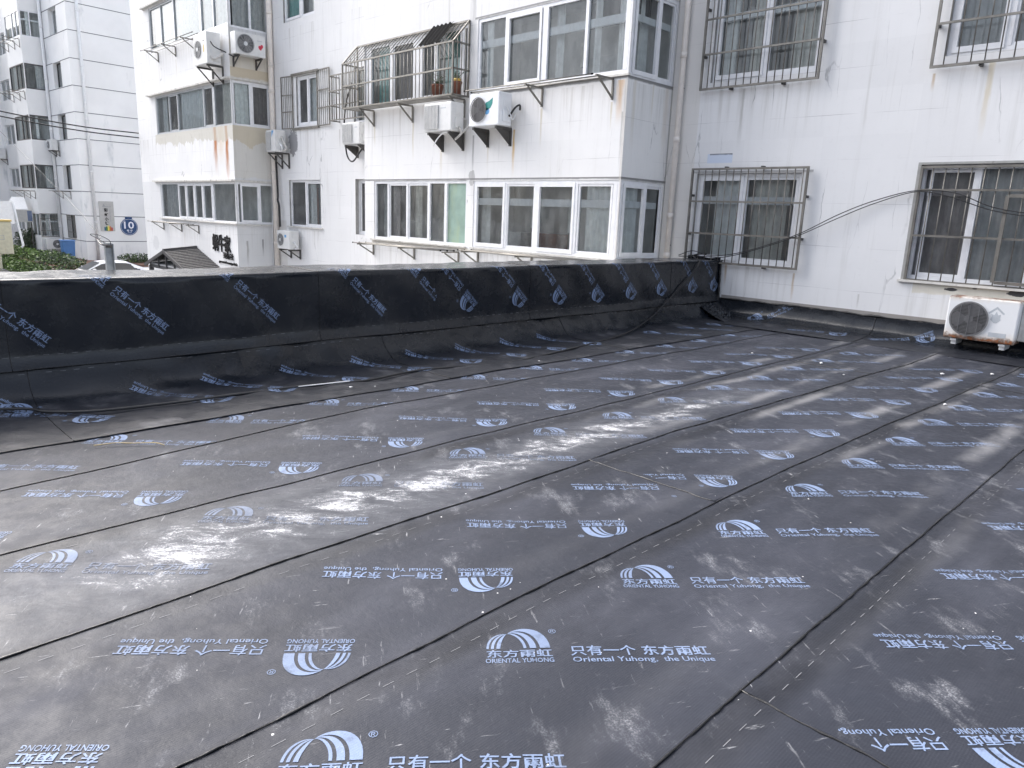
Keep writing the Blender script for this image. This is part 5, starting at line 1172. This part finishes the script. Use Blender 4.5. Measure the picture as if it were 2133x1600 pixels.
hedge('hedge', 'fresh green clipped hedge before the distant house at the left edge', [(-54+.9*i, 10.1+.03*i, -1.95, .75, .75, .55) for i in range(9)]+[(-53+.9*i, 9.4, -2.45, .75, .6, .5) for i in range(11)], 12000, .07, ('leaf_c', 'leaf_b', 'leaf_b', 'leaf'))
hedge('hedge', 'dark green hedge between the blue bin and the white car', [(-46.2+.75*i, 10.35+.08*i, -1.85-.05*i, .7, .8, .62) for i in range(5)]+[(-45.5+.7*i, 9.5+.1*i, -2.4, .7, .6, .45) for i in range(5)], 8500, .065, ('leaf', 'leaf_d', 'leaf_b'))
hedge('shrub', 'dark twiggy shrub at the foot of the distant house left of the ground air conditioner', [(-55.5, 11.0, -1.3, .8, .6, .8), (-54.2, 10.9, -1.5, .8, .6, .6), (-53.2, 10.9, -1.2, .35, .3, .9)], 2600, .07, ('leaf', 'leaf_d'), 'shrub')
hedge('shrub', 'low green bush behind the boot of the white car', [(-45.3+.05*i, 13.9+.62*i, -1.85, .5, .6, .42+.05*(i % 2)) for i in range(6)], 3600, .06, ('leaf', 'leaf_b', 'leaf_d'), 'shrub')
# wheelie bin
M['bin_blue'] = simple('sky blue bin plastic', (0.065, 0.175, 0.40), 0.5, vary=.12, scale=3)
bb = thing('wheelie_bin', 'tall sky blue bin with a lid in front of the distant house', 'bin', (-47.2, 11.4, -1.95))
def frus(mb, cx, cy, z0, z1, w0, d0, w1, d1, mi=0):
    mb.hexa([(cx-d0, cy-w0, z0), (cx+d0, cy-w0, z0), (cx+d0, cy+w0, z0), (cx-d0, cy+w0, z0), (cx-d1, cy-w1, z1), (cx+d1, cy-w1, z1), (cx+d1, cy+w1, z1), (cx-d1, cy+w1, z1)], mi)
mb = MB(); frus(mb, -47.2, 11.4, -1.93, -.86, .27, .25, .32, .30); mb.build('body', M['bin_blue'], bb, bevel=.03)
mb = MB(); frus(mb, -47.2, 11.4, -.855, -.79, .35, .33, .33, .30); mb.build('lid', M['bin_blue'], bb, bevel=.02)
mb = MB(); mb.tube([(-47.0, 11.05, -1.86), (-47.0, 11.1, -1.86)], .1, 12); mb.tube([(-47.0, 11.7, -1.86), (-47.0, 11.75, -1.86)], .1, 12); mb.build('wheel', M['cap'], bb)
# cars
M['car_white'] = simple('white car paint', (0.80, 0.80, 0.81), 0.15, vary=.02); M['car_dark'] = simple('black car paint', (0.02, 0.021, 0.025), 0.15, vary=.05); M['car_glass'] = simple('tinted car glass', (0.03, 0.032, 0.035), 0.06); M['rim'] = simple('alloy rim', (0.5, 0.5, 0.52), 0.3, .7)
def car(label, x, y, paint, d=1):
    """d: +1 nose towards -y"""
    t = thing('parked_car', label, 'car', (x, y, STREET), 'parked cars')
    def pt(l, wv, z): return (x+wv, y+l*d, STREET+z)
    # stations along length: l, half width, belt z, low z
    st = [(-2.35, .62, .62, .30), (-2.2, .80, .74, .22), (-1.6, .88, .86, .2), (-.9, .90, .93, .2), (0, .91, .96, .2), (1.0, .91, .98, .2), (1.7, .90, 1.0, .22), (2.2, .84, .98, .3), (2.4, .72, .80, .4)]
    ring = lambda l, w_, zb, zl_: [(-w_*.86, zl_), (-w_, zl_+.18), (-w_, zb-.15), (-w_*.9, zb), (-w_*.5, zb+.04), (0, zb+.05), (w_*.5, zb+.04), (w_*.9, zb), (w_, zb-.15), (w_, zl_+.18), (w_*.86, zl_)]
    mb = MB(); vs = []; n = 11
    for s in st: vs += [pt(s[0], a, b) for a, b in ring(*s)]
    mb.add(vs, [(i*n+j, i*n+(j+1) % n, (i+1)*n+(j+1) % n, (i+1)*n+j) for i in range(len(st)-1) for j in range(n)]+[list(range(n)), [(len(st)-1)*n+j for j in range(n)][::-1]], 0, True)
    b_ = mb.build('body', paint, t)
    # cabin
    cab = [(-1.15, .80, .96), (-.35, .66, 1.38), (.15, .63, 1.43), (.8, .63, 1.40), (1.75, .72, 1.03)]
    mb = MB(); vs = []
    for l, w_, z in cab: vs += [pt(l, -.82, min(.97, z-.01)), pt(l, -w_, z-.03), pt(l, -w_*.6, z+.01), pt(l, w_*.6, z+.01), pt(l, w_, z-.03), pt(l, .82, min(.97, z-.01))]
    mb.add(vs, [(i*6+j, i*6+j+1, (i+1)*6+j+1, (i+1)*6+j) for i in range(4) for j in range(5)], 0, True); mb.build('cabin', paint, t)
    for sgn in (1, -1):
        mb = MB(); e = .012
        def sp(l, k, sgn=sgn):
            w_ = interp([(a[0], a[1]) for a in cab], l); z = interp([(a[0], a[2]) for a in cab], l); zb = .975
            zz = zb+(z-.03-zb)*k; ww = .82+(w_-.82)*k; return pt(l, sgn*(ww+e), zz+.004)
        for (a, b, c) in ((-.95, -.02, 8), (.05, 1.35, 8)):
            top = [sp(a+(b-a)*i/c, .88) for i in range(c+1)]; bot = [sp(a+(b-a)*i/c, .06) for i in range(c+1)]
            mb.add(bot+top, [(i, i+1, c+2+i, c+1+i) for i in range(c)])
        mb.build('side_window', M['car_glass'], t)
    for (a, b, nm) in ((cab[0], cab[1], 'windscreen'), (cab[4], cab[3], 'rear_window')):
        mb = MB(); k0, k1 = .08, .92
        q = lambda k, s: Vector(pt(a[0]+(b[0]-a[0])*k, s*(a[1]+(b[1]-a[1])*k)*.88, a[2]+(b[2]-a[2])*k+.02))
        mb.quad(q(k0, -1), q(k0, 1), q(k1, .95), q(k1, -.95)); mb.build(nm, M['car_glass'], t)
    for sgn in (1, -1):
        mb = MB(); mb.box(Frame((x+sgn*.98, y-.78*d), (1, 0), (0, 1)), -.10, .10, -.06, .06, STREET+.98, STREET+1.10); mb.build('wing_mirror', paint, t, bevel=.03)
    for l in (-1.45, 1.4):
        for sgn in (1, -1):
            mb = MB(); mb.tube([pt(l, sgn*.70, .32), pt(l, sgn*.92, .32)], .32, 20); wh = mb.build('wheel', M['cap'], t)
            mb = MB(); mb.disc(pt(l, sgn*.925, .32), (sgn, 0, 0), .21, 16); mb.build('rim', M['rim'], wh)
    for s in (1, -1):
        mb = MB(); mb.box(Frame((x+s*.6, y-2.28*d), (1, 0), (0, 1)), -.14, .14, -.04, .04, STREET+.55, STREET+.70); mb.build('headlight', M['sign_white'], t)
        mb = MB(); mb.box(Frame((x+s*.62, y+2.34*d), (1, 0), (0, 1)), -.15, .15, -.04, .04, STREET+.72, STREET+.86); mb.build('tail_light', M['emblem_red'], t)
car('white saloon car parked behind the parapet with its nose to the left', -40.4, 11.35, M['car_white'])
car('black car whose roof just shows above the parapet at the left edge', -36.5, 5.6, M['car_dark'])
# steel channel with wire on the outer side of the parapet
mp = thing('steel_post', 'short galvanised steel channel post standing behind the parapet', 'post', (-7.1, 2.03, .2))
M['galv'] = simple('galvanised steel', (0.30, 0.32, 0.34), 0.4, .6, vary=.15, scale=20)
FPst = Frame((-7.1, 2.03), (0, 1), (1, 0))
mb = MB(); mb.box(FPst, -.032, -.026, -.02, .02, .2, 1.155); mb.box(FPst, .03, .036, -.02, .02, .2, 1.14); mb.box(FPst, -.026, .03, -.02, -.014, .2, 1.145); mb.build('channel', M['galv'], mp)
mb = MB(); mb.tube([(-7.08, 2.0, 1.12), (-7.08, 2.05, 1.12)], .012, 8); mb.box(FPst, -.05, .05, -.14, -.022, .3, .34); mb.build('bolt', M['iron'], mp)
cable('cable', 'thin stay wire running from the steel post up to the left', [(-7.1, 2.03, 1.13), (-7.2, 1.98, 1.16), (-20, 5.45, .78), (-30, 7.15, 1.75), (-45, 8.4, 4.6), (-47, 8.0, 5.4)], .006, 'wire')
cable('cable', 'tangled wire loop at the top of the steel post', [(-7.1, 2.0, 1.15), (-7.1, 1.94, 1.19), (-7.12, 1.90, 1.22), (-7.1, 1.96, 1.215), (-7.1, 2.04, 1.17), (-7.1, 2.05, 1.12)], .0028, 'wire')
cable('power_line', 'upper power line crossing in front of the distant house', [(-29.65, 9.85, 3.92), (-30, 8, 3.99), (-30, 5.6, 4.22), (-30.5, 0, 5.0), (-31, -8, 6.3)], .022, 'power line')
cable('power_line', 'lower power line crossing in front of the distant house', [(-29.65, 9.85, 3.76), (-30, 8, 3.84), (-30, 5.6, 4.06), (-30.5, 0, 4.8), (-31, -8, 6.1)], .022, 'power line')
M['brick'] = simple('brown brick wall', (0.30, 0.25, 0.23), 0.85, vary=.15, scale=3); M['grey_wall'] = simple('grey green rendered wall', (0.38, 0.40, 0.40), 0.85, vary=.12, scale=.6)
def backdrop_house(label, F, L, Dp, H_, mat):
    t = thing('apartment_building', label, 'building', F.pt(L/2, -Dp/2, STREET)); hl = []
    for k in range(int((H_-2)/2.9)):
        for i in range(int(L/3.6)): hl.append((1.2+3.6*i, 2.8+3.6*i, STREET+1.1+2.9*k, STREET+2.5+2.9*k, .12))
    mb = MB(); wall_panel(mb, F, 0, L, STREET, STREET+H_, hl)
    for u in (0, L): mb.quad(F.pt(u, 0, STREET), F.pt(u, -Dp, STREET), F.pt(u, -Dp, STREET+H_), F.pt(u, 0, STREET+H_))
    mb.quad(F.pt(0, -Dp, STREET), F.pt(L, -Dp, STREET), F.pt(L, -Dp, STREET+H_), F.pt(0, -Dp, STREET+H_)); mb.build('wall', M[mat], t)
    mb = MB(); mb.box(F, -.3, L+.3, -Dp-.3, .5, STREET+H_, STREET+H_+.4); mb.build('roof', M['cream_trim'], t)
    for h in hl:
        mb = MB(); mb.box(F, h[0], h[1], -.12, -.07, h[2], h[3]); mb.build('window', M['car_glass'], t)
backdrop_house('brown brick apartment house mirrored in the near bay panes', Frame((-46, -27), (1, 0), (0, 1)), 70, 11, 13.5, 'brick')
backdrop_house('unseen grey house added to be mirrored in the far bay panes', Frame((-62, 7.5), (0, -1), (1, 0)), 34, 10, 15.5, 'grey_wall')  # unseen house, added to block yellow horizon sky in the pane reflections
# cream cabinet on a post, sign fascia and awning at the left edge
kb = thing('utility_cabinet', 'cream utility cabinet on a pillar at the left edge of the street', 'cabinet', (-38, 6.75, STREET))
M['cream_box'] = simple('cream cabinet paint', (0.50, 0.48, 0.36), 0.5, vary=.1, dirt=((0.35, 0.25, 0.12), 3.0, .62))
FK = Frame((-38, 6.75), (0, 1), (1, 0))
mb = MB(); mb.box(FK, -.55, .35, -.3, .02, -.95, .42); mb.build('box', M['cream_box'], kb, bevel=.02)
mb = MB(); mb.box(FK, -.6, .38, -.35, .06, .425, .50); mb.build('cap', M['emblem_ochre'], kb)
mb = MB(); mb.box(FK, -.5, -.12, -.28, -.02, STREET, -.955); mb.build('pillar', M['cream_box'], kb)
mb = MB(); mb.box(FK, -.28, .05, .022, .026, -.35, -.33); mb.box(FK, -.28, .05, .022, .026, -.17, -.15); mb.box(FK, -.28, -.26, .022, .026, -.33, -.17); mb.box(FK, .03, .05, .022, .026, -.33, -.17); mb.build('door', M['ac_grey'], kb)
fs = thing('fascia_board', 'white panel with a bent white pipe behind the cream cabinet', 'panel', (-42, 7.3, -.5))
FK2 = Frame((-42, 7.3), (0, 1), (1, 0))
mb = MB(); mb.box(FK2, -1.0, .72, -.06, 0, .2, 1.25); mb.build('board', M['pipe_white'], fs)
mb = MB(); mb.tube([FK2.pt(.72, .05, 1.2), FK2.pt(.80, .05, .4), FK2.pt(.95, .05, -.8), FK2.pt(.86, .05, -.9)], .05, 8); mb.build('pipe', M['pipe_white'], fs)
mb = MB(); mb.box(FK2, -.95, -.85, -.05, 0, STREET, .2); mb.build('leg', M['iron'], fs)
aw = thing('shop_awning', 'white sloping awning above a grey signboard beside the distant house', 'awning', (-52.5, 10.3, -.3))
FK3 = Frame((-53, 10.0), (0, 1), (1, 0))
mb = MB(); mb.add([FK3.pt(-.4, .5, .75), FK3.pt(.75, .5, .75), FK3.pt(.85, -.6, 1.45), FK3.pt(.2, -.6, 1.45), FK3.pt(-.4, .5, .72), FK3.pt(.75, .5, .72), FK3.pt(.85, -.6, 1.42), FK3.pt(.2, -.6, 1.42)], [(0, 1, 2, 3), (7, 6, 5, 4), (0, 4, 5, 1), (1, 5, 6, 2), (2, 6, 7, 3), (3, 7, 4, 0)]); mb.build('canopy', M['pipe_white'], aw)
mb = MB(); mb.box(FK3, -.75, .95, .2, .5, .0, .70); mb.build('signboard', M['banner'], aw)
mb = MB(); mb.box(FK3, .70, .94, .501, .505, .05, .66); mb.build('blue_print', simple('faded blue print', (0.13, 0.17, 0.27), .6), aw)
mb = MB()
for x in (-.7, .9): mb.bar(FK3.pt(x, .3, STREET), FK3.pt(x, .3, 0), .06)
mb.build('leg', M['iron'], aw)

# ------------------------------------------------------------------ litter on the roof
mb = MB(); mb.bar((-5.50, 2.95, .04), (-5.45, 3.42, .035), .012, .006); tag(mb.build('plastic_strip', M['pipe_white']), 'short white plastic strip lying beside the cable at the parapet foot', 'debris')
M['straw'] = simple('dry straw', (0.42, 0.33, 0.18), .8)
mb = MB(); mb.tube(smooth_path([(-4.90, 1.22, .014), (-4.86, 1.33, .02), (-4.80, 1.42, .016), (-4.72, 1.52, .02), (-4.66, 1.56, .012)]), .0035, 5); tag(mb.build('straw', M['straw']), 'dry straw stalk lying across the roof print near the parapet', 'debris')
random.seed(5)
M['pebble'] = simple('white plaster crumb', (0.66, 0.66, 0.65), 0.9, vary=.2)
spots = [(-5.33, 3.35), (-5.25, 3.55), (-5.2, 5.6), (-4.1, 8.2), (-2.2, 8.85), (-1.85, 9.4), (-1.4, 9.7), (-3.3, 8.3), (-2.85, 7.8), (-5.5, 1.35), (-1.75, 7.3), (-1.55, 9.85)]
for i, (x, y) in enumerate(spots):
    mb = MB(); r = random.uniform(.010, .02)
    bm = bmesh.new(); bmesh.ops.create_icosphere(bm, subdivisions=1, radius=r)
    z = deckz(x, y)
    mb.add([(x+v.co.x*random.uniform(.7, 1.4), y+v.co.y*random.uniform(.7, 1.4), z+.004+r*.5+v.co.z*.6) for v in bm.verts], [[v.index for v in f.verts] for f in bm.faces]); bm.free()
    tag(mb.build('crumb', M['pebble']), 'small white plaster crumb lying on the black roof', 'debris', 'plaster crumbs on the roof')
